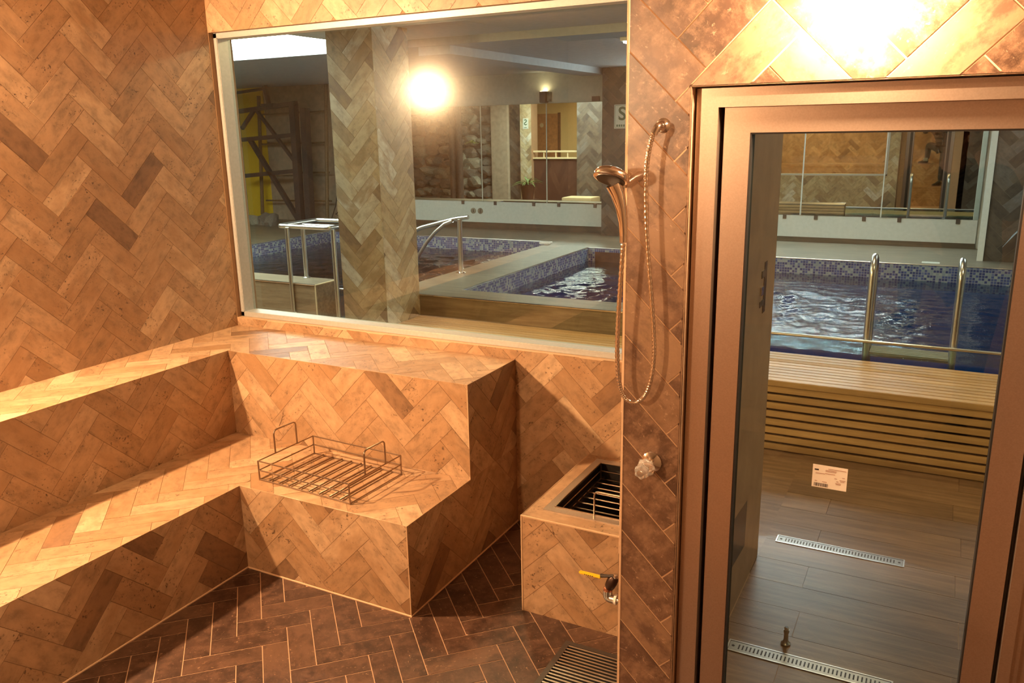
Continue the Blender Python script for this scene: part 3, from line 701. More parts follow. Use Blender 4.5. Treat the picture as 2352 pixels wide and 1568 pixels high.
l1 = liner('pool_lining', P1, 'blue mosaic lining of the right pool'); l2 = liner('pool_lining', P2, 'blue mosaic lining of the left pool')
for lo_, x0, x1 in ((l1, P1[0], -1.35), (l2, P2[0], -5.13)): bx('near_lining', 'pool_floor_blue', lo_, x0, P1[1]-.001, -.6, x1, P1[1]+.012, .45)
for k in range(4): MB().box(P1[0]+.02, P1[1]+.001, .45+k*.046, -1.35, P1[1]+.014, .488+k*.046, bev=.002).build('slat', 'pine_slat', cbo)
tag(bx('pool_floor', 'pool_floor_blue', None, P1[0], YF, -.62, P1[2], P1[3], -.6), 'deep blue floor of the right pool', 'pool floor', kind='structure')
tag(bx('pool_floor', 'pool_floor_teal', None, P2[0], YF, -.62, P2[2], P2[3], -.6), 'dull teal floor of the left pool', 'pool floor', kind='structure')
bx('skimmer_opening', 'counter_wood', l1, -3.62, P1[3]-.016, .34, -3.24, P1[3]-.011, .60)
def water(name, P, jets, label, lvl=.485, nx=170, ny=110, seed=1):
    x0, y0, x1, y1 = P; vs = []; fs = []
    for j in range(ny+1):
        for i in range(nx+1):
            x = x0+.012+(x1-x0-.024)*i/nx; y = y0+(y1-y0-.012)*j/ny
            a = .004
            for jx, jy, jr, ja in jets: a += ja*math.exp(-((x-jx)**2+(y-jy)**2)/(jr*jr))
            h = noise.noise(Vector((x*2.2, y*3.2, seed)))*.6+noise.noise(Vector((x*5.5, y*8, seed+5)))*.5+noise.noise(Vector((x*11, y*15, seed+9)))*.4
            vs.append((x, y, lvl+a*h))
    for j in range(ny):
        for i in range(nx):
            k = j*(nx+1)+i
            if vs[k][0] < -1.36 and vs[k][1] < P1[1]: continue          # the solid part of the near pool wall
            fs.append((k, k+1, k+nx+2, k+nx+1))
    o = tag(MB().add(vs, fs, [(0, 0, 0)]*len(vs), .5).build(name, 'water_surface', None, True), label, 'water', kind='stuff')
    return o
water('pool_water', (P1[0], YF+.05, P1[2], P1[3]), [(-1.35, 7.2, .8, .042), (-2.65, 7.0, .95, .055), (0, 7, 2, .010)], 'rippling blue water of the right pool', seed=2, nx=230, ny=130)
water('pool_water', (P2[0], P2[1], P2[2], P2[3]), [(-4.9, 6.9, .9, .05), (-5.2, 8.0, 1.1, .025)], 'rippling water of the left pool', seed=4)
# glass in the near wall
gp = thing('pool_glass_panel', (.1, YF+.03, 0), 'glass panel with steel top rail behind the slatted bench', 'glass panel')
bx('pane', 'pool_glass', gp, -1.35, YF+.03, 0, P1[2], YF+.04, .575)
MB().tube([(-1.35, YF+.035, .582), (P1[2], YF+.035, .582)], .011, 10).build('top_rail', 'steel_brushed', gp, True)
gp2 = thing('pool_glass_panel', (-4.8, P2[1], 0), 'short glass panel between the left pool wall and the tiled pillar', 'glass panel')
bx('pane', 'pool_glass', gp2, -5.13, P2[1]-.03, .2, -4.42, P2[1]-.02, .555)
MB().tube([(-5.13, P2[1]-.025, .56), (-4.42, P2[1]-.025, .56)], .011, 10).build('top_rail', 'steel_brushed', gp2, True)
sp = thing('pool_step', (-4.8, 5.85, 0), 'low wood-look step between the left pool wall and the tiled pillar', 'step')
MB().box(-5.12, 5.55, 0, -4.43, P2[1]-.035, .26).build('tread', 'wood_tile_wall', sp)
MB().box(-5.12, 5.545, .26, -4.43, 5.57, .275).build('nosing', 'ledge_cream', sp)

tag(MB().box(-4.40, 9.05, ZDK, -4.27, 9.13, ZDK+.03, bev=.008).build('white_cap', 'paper_white'), 'small white plastic cap on the deck at the corner of the left pool', 'cap')
tag(MB().box(-.18, 9.10, ZDK, -.02, 9.2, ZDK+.004, bev=.001).build('skimmer_lid', 'sign_white'), 'flat white skimmer lid on the far deck behind the ladder', 'lid')
# ------------------------------------------------------------------ slatted bench by the pool
sb = thing('slatted_bench', (-1.4, 5.44, 0), 'long pine slatted bench in front of the raised pool', 'bench')
SX0, SX1, SZ = -3.955, 1.0, .462
BY = 5.09
n = 11; pitch = (YF-.012-BY)/n
for k in range(n):
    MB().box(SX0, BY+k*pitch+.002, SZ-.022, SX1, BY+(k+1)*pitch-.006, SZ, bev=.0025).build('slat', 'pine_slat', sb)
n = 8; pz = (SZ-.03)/n
for k in range(n):
    MB().box(SX0, BY, k*pz+.004, SX1, BY+.02, (k+1)*pz-.012, bev=.0025).build('slat', 'pine_slat', sb)
MB().box(SX0, BY-.006, SZ-.038, SX1, BY+.018, SZ-.001, bev=.003).build('front_rail', 'pine_slat', sb)
x = SX0+.1
while x < SX1:
    bx('support', 'trunk', sb, x, BY+.03, 0, x+.04, YF-.03, SZ-.03); x += .55
bx('back_board', 'trunk', sb, SX0+.02, BY+.045, .0, SX1-.02, BY+.06, SZ-.03)

# ------------------------------------------------------------------ tiled pillars
def pillar(name, x0, y0, x1, y1, z0, z1, mat, label, seed, faces='fr', group=None, single=True, far=60):
    t = thing(name, ((x0+x1)/2, (y0+y1)/2, z0), label, 'pillar')
    c = bx('core', 'grout_tan' if mat != 'travertine_dark' else 'rock', t, x0+T, y0+T, z0, x1-T, y1-T, z1)
    if 'f' in faces: herring(c, mat, (0, y0, 0), (1, 0, 0), (0, 0, 1), (0, -1, 0), [(x0, z0, x1, z1)], seed=seed, single=single, far_mg=far)
    if 'r' in faces: herring(c, mat, (x1, 0, 0), (0, 1, 0), (0, 0, 1), (1, 0, 0), [(y0, z0, y1, z1)], seed=seed+1, single=single, far_mg=far)
    if 'l' in faces: herring(c, mat, (x0, 0, 0), (0, -1, 0), (0, 0, 1), (-1, 0, 0), [(-y1, z0, -y0, z1)], seed=seed+2, single=False)
    if 'b' in faces: herring(c, mat, (0, y1, 0), (-1, 0, 0), (0, 0, 1), (0, 1, 0), [(-x1, z0, -x0, z1)], seed=seed+3, single=False)
    return t
pl = pillar('tiled_pillar', -4.405, 5.32, -3.965, YF-.002, 0, 2.8, 'travertine_mixed', 'square pillar of mixed beige herringbone tiles outside the window', 101, 'frlb')
pillar('tiled_pillar', -4.0, 10.1, -3.42, YM, ZDK, 2.735, 'travertine_dark', 'dark tiled pillar on the mirror wall carrying the green S sign', 111, 'frl')
pillar('tiled_pillar', .36, 9.46, .72, YM, ZDK, 2.735, 'travertine_dark', 'dark tiled pillar at the right end of the mirrors beside the palm', 121, 'frl')
tag(MB().box(.305, 9.44, ZDK, .36, 9.475, 2.735).build('corner_profile', 'plaster_white'), 'pale upright corner strip on the dark tiled pillar by the palm', 'corner strip')

# ------------------------------------------------------------------ mirrors
def mirror(name, joints, z0, z1, label, tilt, yaw=0.0):
    t = thing(name, ((joints[0]+joints[-1])/2, YM, z0), label, 'mirror')
    for k, (a, b) in enumerate(zip(joints, joints[1:])):
        d = tilt[k]; y = YM-.03; j = yaw*(b-a)
        vs = [(a+.004, y-j, z0), (b-.004, y, z0), (b-.004, y-d, z1), (a+.004, y-j-d, z1), (a+.004, y+.006-j, z0), (b-.004, y+.006, z0), (b-.004, y+.006-d, z1), (a+.004, y+.006-j-d, z1)]
        p = MB().add(vs, [(0, 1, 2, 3), (7, 6, 5, 4), (0, 4, 5, 1), (1, 5, 6, 2), (2, 6, 7, 3), (3, 7, 4, 0)]).build('mirror_panel', 'mirror_glass', t)
        for f_ in (.2, .8): bx('clip', 'steel_dark', t, a+(b-a)*f_-.02, y-.012, z0-.05, a+(b-a)*f_+.02, y+.004, z0+.004)
        if k: MB().box(a-.006, y-.006-j-d, z0, a+.006, y-.001-j, z1).build('joint_strip', 'plaster_white', t)
    return t
mirror('wall_mirror', [-7.55, -5.90, -4.885, -4.0], 1.025, 2.335, 'tall frameless mirror panels left of the dark S-sign pillar', [0, 0, 0])
mirror('wall_mirror', [-3.42, -2.45, -1.55, -.672, .305], .96, 2.335, 'tall frameless mirror panels right of the dark S-sign pillar', [.012]*4, .018)
sk = struct('baseboard_far', 'skirting_wood', 'wood-look skirting along the white mirror wall', 'baseboard', (-8.1, YM-.035, ZDK, -4.0, YM, .725), (-3.42, YM-.035, ZDK, .3, YM, .70))
struct('trim_2', 'plaster_white', 'white painted plinth below the mirrors', 'trim', (-8.1, YM-.028, .725, -4.0, YM, 1.02), (-3.42, YM-.028, .70, .30, YM, .955))
def vent(x):
    t = thing('round_vent', (x, YM-.03, .885), 'round grey vent in the white plinth, %s of the pair' % ('left' if x < -6 else 'right'), 'vent', 'round vents')
    MB().lathe([(.042, 0), (.042, .008), (.03, .010), (.03, .004)], (x, YM-.027, .885), (0, -1, 0), 20).build('ring', 'rock_pale', t, True)
    bx('slot', 'steel_dark', t, x-.006, YM-.036, .862, x+.006, YM-.028, .908)
vent(-6.06); vent(-5.945)
t = thing('up_light', (-4.885, YM, 2.36), 'small dark wall light shining upward above the mirror joint', 'lamp')
bx('housing', 'steel_dark', t, -4.955, YM-.10, 2.345, -4.865, YM-.0, 2.49, bev=.004); bx('mount', 'rock_pale', t, -4.865, YM-.05, 2.36, -4.815, YM, 2.48)
bx('bulb', 'small_lamp_glow', t, -4.945, YM-.09, 2.4895, -4.875, YM-.01, 2.4925)
tag(bx('wall_box', 'counter_wood', None, -4.235, YM-.03, 2.345, -4.13, YM, 2.405, bev=.003), 'small dark junction box on the white wall above the mirror', 'junction box')
def text_mesh(ch, size):
    cu = bpy.data.curves.new('letter', 'FONT'); cu.body = ch; cu.size = size; cu.extrude = .0006; cu.align_x = 'CENTER'; cu.offset = .004*size/.2
    o = bpy.data.objects.new('letter', cu); COL.objects.link(o)
    me = bpy.data.meshes.new_from_object(o.evaluated_get(bpy.context.evaluated_depsgraph_get()))
    bpy.data.objects.remove(o); return me
def s_sign(x0, x1, z0, z1, y, ny, label):
    t = thing('safety_sign', ((x0+x1)/2, y, z0), label, 'sign')
    b = bx('board', 'sign_white', t, x0, y, z0, x1, y+.004*ny, z1)
    wI = .008; yy = y+.0045*ny
    for c in ((x0+.01, z0+.01, x1-.01, z0+.014), (x0+.01, z1-.014, x1-.01, z1-.01), (x0+.01, z0+.01, x0+.014, z1-.01), (x1-.014, z0+.01, x1-.01, z1-.01)): bx('border', 'sign_green', t, c[0], y+.003*ny, c[1], c[2], yy, c[3])
    for k in range(5):
        a = x0+.03+(x1-x0-.06)*k/5; bx('lettering', 'sign_green', t, a, y+.003*ny, z0+.022, a+(x1-x0-.06)/5*.7, yy, z0+.022+(z1-z0)*.09)
    me = text_mesh('S', (z1-z0)*.78); me.materials.append(MATS['sign_green'])
    o = bpy.data.objects.new('letter', me); COL.objects.link(o); o.parent = t; W0[o.as_pointer()] = Vector((0, 0, 0))
    o.rotation_euler = (math.pi/2, 0, 0 if ny < 0 else math.pi)
    o.location = Vector(((x0+x1)/2, y+.0045*ny, z0+(z1-z0)*.36))-Vector(t.location)
s_sign(-3.835, -3.625, 1.995, 2.285, 10.098, -1, 'white sign with green S on the dark tiled pillar')

# ------------------------------------------------------------------ rails by the pools
h1 = thing('handrail_frame', (-5.2, 6.0, .26), 'rectangular stainless handrail frame by the steps of the left pool', 'handrail')
ztop = 1.175
MB().tube(rounded([(-5.15, 5.80, ztop), (-5.52, 5.80, ztop), (-5.52, 6.34, ztop), (-4.92, 6.34, ztop), (-4.92, 5.80, ztop), (-5.15, 5.80, ztop)], .05), .021, 12).build('top_rail', 'steel_brushed', h1, True)
MB().tube([(-5.49, 6.1, ztop-.02), (-4.93, 6.1, ztop-.02)], .014, 10).build('cross_rail', 'steel_brushed', h1, True)
for (x, y, z) in ((-5.40, 5.78, .02), (-5.46, 6.06, ZDK+.006), (-4.875, 5.80, .26)):
    MB().tube([(x, y, z), (x, y, ztop-.01)], .021, 12).build('post', 'steel_brushed', h1, True)
    MB().lathe([(.04, 0), (.04, .006), (.026, .014)], (x, y, z), (0, 0, 1), 16).build('flange', 'steel_brushed', h1, True)
MB().lathe([(.0, -.022), (.016, -.016), (.022, 0), (.016, .016), (.001, .022)], (-5.36, 5.76, .36), (0, 0, 1), 14).build('ball_fixing', 'chrome', h1, True)
h2 = thing('pool_handrail', (-4.2, 6.88, ZDK), 'curved stainless handrail leading from the divider into the left pool', 'handrail')
MB().tube([(-4.205, 6.88, ZDK), (-4.20, 6.88, 1.165)], .024, 12).build('post', 'steel_brushed', h2, True)
MB().lathe([(.05, 0), (.05, .006), (.03, .016)], (-4.205, 6.88, ZDK), (0, 0, 1), 16).build('flange', 'chrome', h2, True)
MB().tube(rounded([(-4.10, 6.88, 1.195), (-4.25, 6.88, 1.175), (-4.75, 6.90, 1.05), (-5.1, 6.90, .62), (-5.15, 6.9, .3)], .12), .021, 12).build('top_rail', 'steel_brushed', h2, True)
MB().tube([(-4.27, 6.86, 1.155), (-4.36, 6.86, 1.12), (-4.47, 6.86, 1.04), (-4.58, 6.86, .93), (-4.68, 6.86, .80), (-4.76, 6.86, .66), (-4.82, 6.86, .45)], .019, 12).build('brace', 'steel_brushed', h2, True)
ld = thing('pool_ladder', (-.14, 5.95, 0), 'stainless pool ladder with two hooped rails behind the slatted bench', 'ladder')
for x in (-.40, .12):
    MB().tube([(x, 6.10, -.3), (x, 6.10, 1.02)]+arc((x, 5.985, 1.02), .115, 0, math.pi, (0, 1, 0), (0, 0, 1), 10)+[(x, 5.87, .0)], .021, 14).build('rail', 'steel_brushed', ld, True)
for z in (.497, .22):
    tr_ = bx('tread', 'steel_brushed', ld, -.38, 5.89, z-.028, .10, 6.09, z-.012)
    for k in range(5): bx('tread_slat', 'plaster_beige', tr_, -.378, 5.895+k*.039, z-.012, .098, 5.922+k*.039, z)

# ------------------------------------------------------------------ hall lights
def round_light(x, y, r, label):
    t = thing('round_ceiling_light', (x, y, 2.74), label, 'ceiling light', 'warm corridor ceiling lights')
    MB().lathe([(r*1.1, 0), (r*1.1, .02)], (x, y, 2.78), (0, 0, 1), 24).build('base', 'plaster_white', t, True)
    MB().lathe([(.01, 0), (r*.6, .012), (r, .045)], (x, y, 2.735), (0, 0, 1), 24).build('dome', 'corridor_glow', t, True)
round_light(-.35, 5.6, .13, 'round warm ceiling light above the slatted bench beyond the door')
round_light(1.1, 4.3, .13, 'added round warm ceiling light, out of view, brightening the corridor panel')  # added out of view to brighten the wood panel beyond the door
round_light(-2.6, 4.5, .13, 'round warm ceiling light in the corridor outside the window')
def hall_light(x, y, sx, sy, z, label):
    t = thing('ceiling_light', (x, y, z-.05), label, 'ceiling light', 'pool hall ceiling lights')
    bx('housing', 'plaster_white', t, x-sx/2-.02, y-sy/2-.02, z-.03, x+sx/2+.02, y+sy/2+.02, z)
    bx('diffuser', 'fluorescent_glow', t, x-sx/2, y-sy/2, z-.045, x+sx/2, y+sy/2, z-.0305)
hall_light(-1.1, 8.3, 1.2, .5, 2.735, 'rectangular fluorescent ceiling light over the middle of the right pool')
hall_light(-2.1, 7.1, .9, .4, 2.735, 'rectangular fluorescent ceiling light over the near side of the right pool')
hall_light(1.2, 8.0, 1.0, .4, 2.735, 'rectangular fluorescent ceiling light at the right end of the right pool')

sl = thing('glint_strip_light', (-1.9, YM-.05, 2.5), 'long unseen fluorescent strip added above the right mirrors for water glints', 'strip light')  # unseen strip, added to put glints on the pool water
bx('housing', 'plaster_white', sl, -3.3, YM-.05, 2.47, -.3, YM, 2.56)
MB().tube([(-3.25, YM-.075, 2.515), (-.35, YM-.075, 2.515)], .024, 12).build('tube', 'glint_strip_glow', sl, True)
# ------------------------------------------------------------------ scaffold corner
sf = thing('steel_scaffold', (-9.3, 9.9, ZDK), 'dark welded steel truss standing before the yellow wall', 'scaffold')
def bar(t, a, b, s, mat, nm): 
    a, b = Vector(a), Vector(b); d = (b-a).normalized(); ref = Vector((0, 1, 0)); u = d.cross(ref).normalized()*s/2; v = ref*s/2
    vs = [p+x for p in (a, b) for x in (u+v, u-v, -u-v, -u+v)]
    MB().add(vs, [(0, 1, 2, 3), (7, 6, 5, 4), (0, 4, 5, 1), (1, 5, 6, 2), (2, 6, 7, 3), (3, 7, 4, 0)]).build(nm, mat, t)
Y9 = 9.85
for a, b, s_, nm in (((-8.86, Y9, 2.45), (-8.90, Y9, .64), .10, 'post'), ((-8.70, Y9+.06, 2.38), (-8.76, Y9+.06, .64), .105, 'post'), ((-9.99, Y9, 2.36), (-8.80, Y9, 2.45), .065, 'rail'), ((-9.99, Y9, 1.93), (-8.87, Y9, 1.99), .062, 'rail'), ((-10.0, Y9, 1.37), (-8.88, Y9, 1.46), .062, 'rail'),
                     ((-9.62, Y9, 2.38), (-8.88, Y9, 1.55), .045, 'brace'), ((-9.66, Y9, 2.37), (-9.95, Y9, 2.10), .05, 'brace'), ((-9.80, Y9, 1.93), (-8.92, Y9, .68), .062, 'brace'), ((-9.40, Y9, 2.72), (-9.34, Y9, 2.43), .05, 'upright'), ((-9.99, Y9, 2.64), (-9.40, Y9, 2.68), .04, 'upper_rail')):
    bar(sf, a, b, s_, 'scaffold_paint', nm)
bx('clamp', 'scaffold_paint', sf, -9.46, Y9-.05, 2.40, -9.24, Y9+.05, 2.46)
bl = thing('bamboo_ladder', (-9.3, 10.2, ZDK), 'brown pole ladder leaning on the beige wall behind the scaffold', 'ladder')
for a, b in (((-9.88, 10.2, 2.60), (-9.93, 10.1, .74)), ((-8.50, 10.2, 2.72), (-8.58, 10.1, .70))): MB().tube([a, b], .028, 8).build('pole', 'bamboo', bl, True)
for z in (2.33, 1.87, 1.42, .98): MB().tube([(-9.89, 10.17, z-.02), (-8.53, 10.17, z+.0)], .014, 8).build('rung', 'bamboo', bl, True)
cb_ = MB().tube([(-8.27, 10.3, 2.72), (-8.30, 10.3, 2.2), (-8.42, 10.28, 1.4), (-8.52, 10.25, .9), (-8.58, 10.2, .70)], .008, 6)
tag(cb_.build('cable', 'steel_dark', None, True), 'thin dark cable hanging beside the pole ladder', 'cable')
cb_ = MB().tube([(-8.15, 10.2, .68), (-8.3, 10.15, .95), (-8.1, 10.2, 1.02), (-8.45, 10.15, .78), (-8.2, 10.1, .70), (-8.7, 10.1, .68)], .009, 6)
tag(cb_.build('wire_coil', 'trunk', None, True), 'loose brown coil of wire on the floor by the ladder', 'wire')
def rock_mesh(seed, mat, sub=2):
    bm = bmesh.new(); bmesh.ops.create_icosphere(bm, subdivisions=sub, radius=1)
    for v in bm.verts:
        d = 1/max(abs(v.co.x), abs(v.co.y), abs(v.co.z))**.55*.9; d *= 1+.45*noise.noise(v.co*1.3+Vector((seed*7.1, 0, 0)))+.14*noise.noise(v.co*4+Vector((0, seed*3.3, 0)))
        v.co *= d
    me = bpy.data.meshes.new('stone'); bm.to_mesh(me); bm.free(); me.materials.append(MATS[mat]); return me
ROCKS = [rock_mesh(k, 'rock' if k % 3 else 'rock_pale') for k in range(6)]
def stone_at(nm, k, loc, sc_, parent=None, rz=0):
    o = bpy.data.objects.new(nm, ROCKS[k % 6]); COL.objects.link(o); W0[o.as_pointer()] = Vector((0, 0, 0))
    o.rotation_euler = (0, 0, rz); o.scale = sc_
    if parent is not None: o.parent = parent; o.location = Vector(loc)-W0[parent.as_pointer()]
    else: o.location = loc
    return o
rk = thing('rock_edge', (-10, 9.7, ZDK), 'row of dark mossy rocks on the deck below the yellow wall', 'rocks')
for k in range(9):
    stone_at('stone', k, (-10.75+k*.19, 9.6+.05*math.sin(k*2.1), ZDK+.06), (.14, .10, .09+.03*(k % 3)), rk, k)

# ------------------------------------------------------------------ corner seen in the left mirror (left of the steam room)
rwall = struct('wall_rock', 'soil', 'rough rock wall left of the steam room, seen in the mirror', 'wall', (-12.0, 3.7, 0, -8.95, 3.9, 2.8))
rr = random.Random(9); k = 0; z = .15
while z < 2.75:
    x = -11.9+rr.uniform(0, .2)
    while x < -9.1-(.12 if z < 1 else 0):
        s_ = rr.uniform(.11, .23); stone_at('stone', rr.randrange(6), (x, 3.95, z+rr.uniform(-.05, .05)), (s_*1.25, .10, s_*rr.uniform(.62, .85)), rwall, rr.uniform(-.3, .3)); x += s_*1.75
    z += .235
for x, lb in ((-10.1, 'left'), (-9.93, 'right')):
    tag(MB().tube([(x, 4.3, 0), (x+.01, 4.3, 1.4), (x, 4.3, 2.8)], [.085, .075, .08], 10).build('tree_trunk', 'trunk', None, True), 'slim dark tree trunk before the rock wall, %s one of two' % lb, 'trunk', 'trunks by the rock wall')
def leaf_plant(nm, base, n, ln, mat, label, cat, droop=.6, wid=.02, seed=1, stem=0.0, pot=False, spread=1.0, keep=False):
    t = thing(nm, base, label, cat); r2 = random.Random(seed); b0 = Vector(base)+Vector((0, 0, stem))
    if stem: MB().tube([base, b0], [.03, .02], 8).build('stem', 'trunk', t, True)
    for k in range(n):
        a = k*2.399+r2.uniform(-.3, .3); el = r2.uniform(.5, 1.35)*spread; l_ = ln*r2.uniform(.7, 1.1)*(.38 if keep and math.sin(a) > -.1 else 1)
        d = Vector((math.cos(a), math.sin(a), 0)); vs = []; side = Vector((-d.y, d.x, 0)); m_ = 7
        for i in range(m_+1):
            t_ = i/m_; p = b0+d*(l_*t_*math.cos(el)*(1+.2*t_))+Vector((0, 0, l_*t_*math.sin(el)-droop*l_*t_*t_))
            w_ = wid*math.sin(math.pi*min(1, t_*.9+.1))+.001; up_ = Vector((0, 0, w_*.35))
            vs += [p-side*w_+up_, p, p+side*w_+up_]
        fs = []
        for i in range(m_): fs += [(i*3, i*3+1, i*3+4, i*3+3), (i*3+1, i*3+2, i*3+5, i*3+4)]
        MB().add(vs, fs).build('leaf', mat, t, True)
    if pot: MB().lathe([(.12, 0), (.16, .3), (.17, .32), (.15, .32)], Vector(base)-Vector((0, 0, .3)), (0, 0, 1), 20).build('pot', 'counter_wood', t, True)
    return t
leaf_plant('green_fern', (-9.68, 4.15, 1.72), 14, .2, 'leaf_bright', 'bright green fern growing on the rock wall', 'plant', seed=4, wid=.025)
struct('wall_lobby', 'plaster_beige', 'plain wall between the rock wall and the lobby', 'wall', (-9.2, 3.9, 0, -8.79, 4.1, 2.8))
pillar('tiled_pillar', -8.46, 3.8, -8.19, 4.12, 0, 2.8, 'travertine_mixed', 'tiled pillar with a small S sign beside the lobby counter', 131, 'b', single=False)
lw2 = struct('wall_lobby_tile', 'soil', 'dark tiled wall sections beside the lobby opening', 'wall', (-8.79, 3.8, 0, -8.46, 3.994, 2.8), (-7.12, 3.9, 0, -5.4, 4.094, 2.8))
for xa, xb, ya in ((8.46, 8.79, 4.0), (5.4, 7.12, 4.1)): herring(lw2, 'travertine_dark', (0, ya, 0), (-1, 0, 0), (0, 0, 1), (0, 1, 0), [(xa, 0, xb, 2.8)], seed=141, single=False)
s_sign(-8.385, -8.255, 2.02, 2.24, 4.122, 1, 'small white sign with green S on the lobby pillar')
struct('wall_lobby_back', 'plaster_warm', 'warm lit lobby wall with the wooden door', 'wall', (-9.8, 2.2, 0, -6.4, 2.3, 2.8))
ldr = thing('lobby_door', (-8.78, 2.3, 0), 'brown wooden door in the warm lit lobby', 'door')
bx('leaf', 'door_wood', ldr, -9.2, 2.3, 0, -8.36, 2.35, 2.36, bev=.004); bx('frame', 'board_brown', ldr, -8.36, 2.3, 0, -8.31, 2.36, 2.38)
MB().lathe([(.05, 0), (.05, .01), (.03, .015)], (-8.78, 2.352, 2.1), (0, 1, 0), 16).build('door_sign', 'ledge_cream', ldr, True)
ct = thing('lobby_counter', (-7.66, 4.0, 0), 'dark wooden lobby counter with a cream ledge rail', 'counter')
bx('front', 'counter_wood', ct, -8.19, 3.9, 0, -7.12, 4.0, 1.38); bx('ledge', 'ledge_cream', ct, -8.19, 3.85, 1.38, -7.12, 4.05, 1.41); bx('top_rail', 'ledge_cream', ct, -8.19, 3.98, 1.52, -7.12, 4.03, 1.555)
for x in (-7.95, -7.66, -7.38): bx('baluster', 'ledge_cream', ct, x, 3.99, 1.41, x+.02, 4.02, 1.52)
leaf_plant('potted_plant', (-8.05, 4.6, .85), 26, .42, 'leaf_green', 'arching green potted plant before the lobby counter', 'plant', seed=6, wid=.02, pot=True)
MB_ = MB().box(-8.25, 4.4, 0, -7.85, 4.8, .55, bev=.01); tag(MB_.build('plant_stand', 'counter_wood'), 'dark wooden stand under the potted plant', 'stand')
tag(MB().box(-7.16, 4.3, 0, -6.5, 4.8, .62, bev=.01).build('low_cabinet', 'ledge_cream'), 'low cream cabinet before the dark lobby wall', 'cabinet')
ll = thing('lobby_lamp', (-7.3, 3.2, 2.75), 'warm round ceiling lamp inside the lobby', 'lamp')
MB().lathe([(.14, 0), (.14, .03)], (-7.3, 3.2, 2.77), (0, 0, 1), 20).build('base', 'plaster_white', ll, True); MB().lathe([(.03, 0), (.10, .02), (.13, .05)], (-7.3, 3.2, 2.715), (0, 0, 1), 20).build('dome', 'lobby_glow', ll, True)

# ------------------------------------------------------------------ palm and tub at the right pillar
leaf_plant('palm_plant', (1.02, 9.2, 1.15), 22, .85, 'leaf_dark', 'dark arching palm beside the right tiled pillar', 'palm', droop=.95, wid=.028, seed=12, spread=1.0, keep=True)
tag(MB().lathe([(.17, 0), (.22, .3), (.23, .5), (.2, .5)], (1.02, 9.25, ZDK+.001), (0, 0, 1), 24).build('palm_tub', 'black_plastic', None, True), 'black tub holding the palm on the pool deck', 'planter')

# ------------------------------------------------------------------ floor drains and door stop
def drain(x0, y0, ln, label):
    t = thing('floor_drain', (x0+ln/2, y0, 0), label, 'drain', 'linear floor drains'); wd_ = .075
    f = MB(); q = .006
    f.box(x0, y0, -.002, x0+ln, y0+q, .0035); f.box(x0, y0+wd_-q, -.002, x0+ln, y0+wd_, .0035); f.box(x0, y0+q, -.002, x0+q, y0+wd_-q, .0035); f.box(x0+ln-q, y0+q, -.002, x0+ln, y0+wd_-q, .0035)
    f.build('frame', 'steel_brushed', t); bx('cover', 'drain_steel', t, x0+q+.002, y0+q+.002, -.002, x0+ln-q-.002, y0+wd_-q-.002, .0022)
    n = 36; a = x0+.045; b = x0+ln-.045
    for k in range(n):
        xx = a+(b-a)*k/(n-1); bx('slot', 'gasket_black', t, xx-.0028, y0+.022, .002, xx+.0028, y0+wd_-.022, .0027)
    for xx in (x0+.022, x0+ln-.022): MB().lathe([(.006, 0), (.006, .001)], (xx, y0+wd_/2, .002), (0, 0, 1), 10).build('screw', 'gasket_black', t)
drain(-.595, 3.87, .58, 'narrow slotted steel floor drain nearer the slatted bench')
drain(-.605, 2.89, .60, 'narrow slotted steel floor drain nearer the glass door')
ds = thing('door_stop', (-.40, 3.03, 0), 'small metal door stop standing on the plank floor', 'door stop')
MB().lathe([(.019, .001), (.019, .006), (.012, .012), (.009, .02), (.0085, .05), (.011, .054), (.011, .066)], (-.40, 3.03, 0), (0, 0, 1), 20).build('post', 'steel_brushed', ds, True)
MB().lathe([(.009, 0), (.010, .006), (.006, .011)], (-.40, 3.03, .066), (0, 0, 1), 16).build('bumper', 'chrome', ds, True)

# ------------------------------------------------------------------ the photographer (seen in the mirror)
pe = thing('person', (0, -.4, Z1), 'photographer in dark jacket and trousers, one foot up on the bench, seen in the mirror', 'person')
def skin_mesh(name, pts, edges, mat, root=0, sub=2):
    me = bpy.data.meshes.new(name); me.from_pydata([p[0] for p in pts], edges, [])
    o = bpy.data.objects.new(name, me); COL.objects.link(o)
    md = o.modifiers.new('skin', 'SKIN'); md.use_smooth_shade = True
    for i, p in enumerate(pts):
        r = p[1] if isinstance(p[1], tuple) else (p[1], p[1]); me.skin_vertices[0].data[i].radius = r
        me.skin_vertices[0].data[i].use_root = i == root
    ms = o.modifiers.new('sub', 'SUBSURF'); ms.levels = sub; ms.render_levels = sub
    dg = bpy.context.evaluated_depsgraph_get(); m2 = bpy.data.meshes.new_from_object(o.evaluated_get(dg)); bpy.data.objects.remove(o)
    m2.materials.clear(); m2.materials.append(MATS[mat]); m2.name = name
    return link(name, m2, pe)
hipL, hipR = (-.10, -.38, 1.27), (.08, -.40, 1.27)
skin_mesh('body', [((.13, -.40, 1.30), (.10, .08)), ((.09, -.38, 1.50), (.12, .08)), ((.03, -.35, 1.70), (.13, .09)), ((0, -.30, 1.82), .052), ((0, -.27, 1.88), .050), ((0, -.245, 1.95), (.072, .085)), ((0, -.235, 2.03), (.075, .09)), ((0, -.25, 2.08), (.05, .06)), ((-.15, -.34, 1.73), .05), ((-.23, -.16, 1.60), .042), ((-.09, -.11, 1.88), .027), ((.21, -.34, 1.73), .05), ((.26, -.16, 1.60), .042), ((.09, -.11, 1.88), .027)],
          [(0, 1), (1, 2), (2, 3), (3, 4), (4, 5), (5, 6), (6, 7), (2, 8), (8, 9), (9, 10), (2, 11), (11, 12), (12, 13)], 'skin')
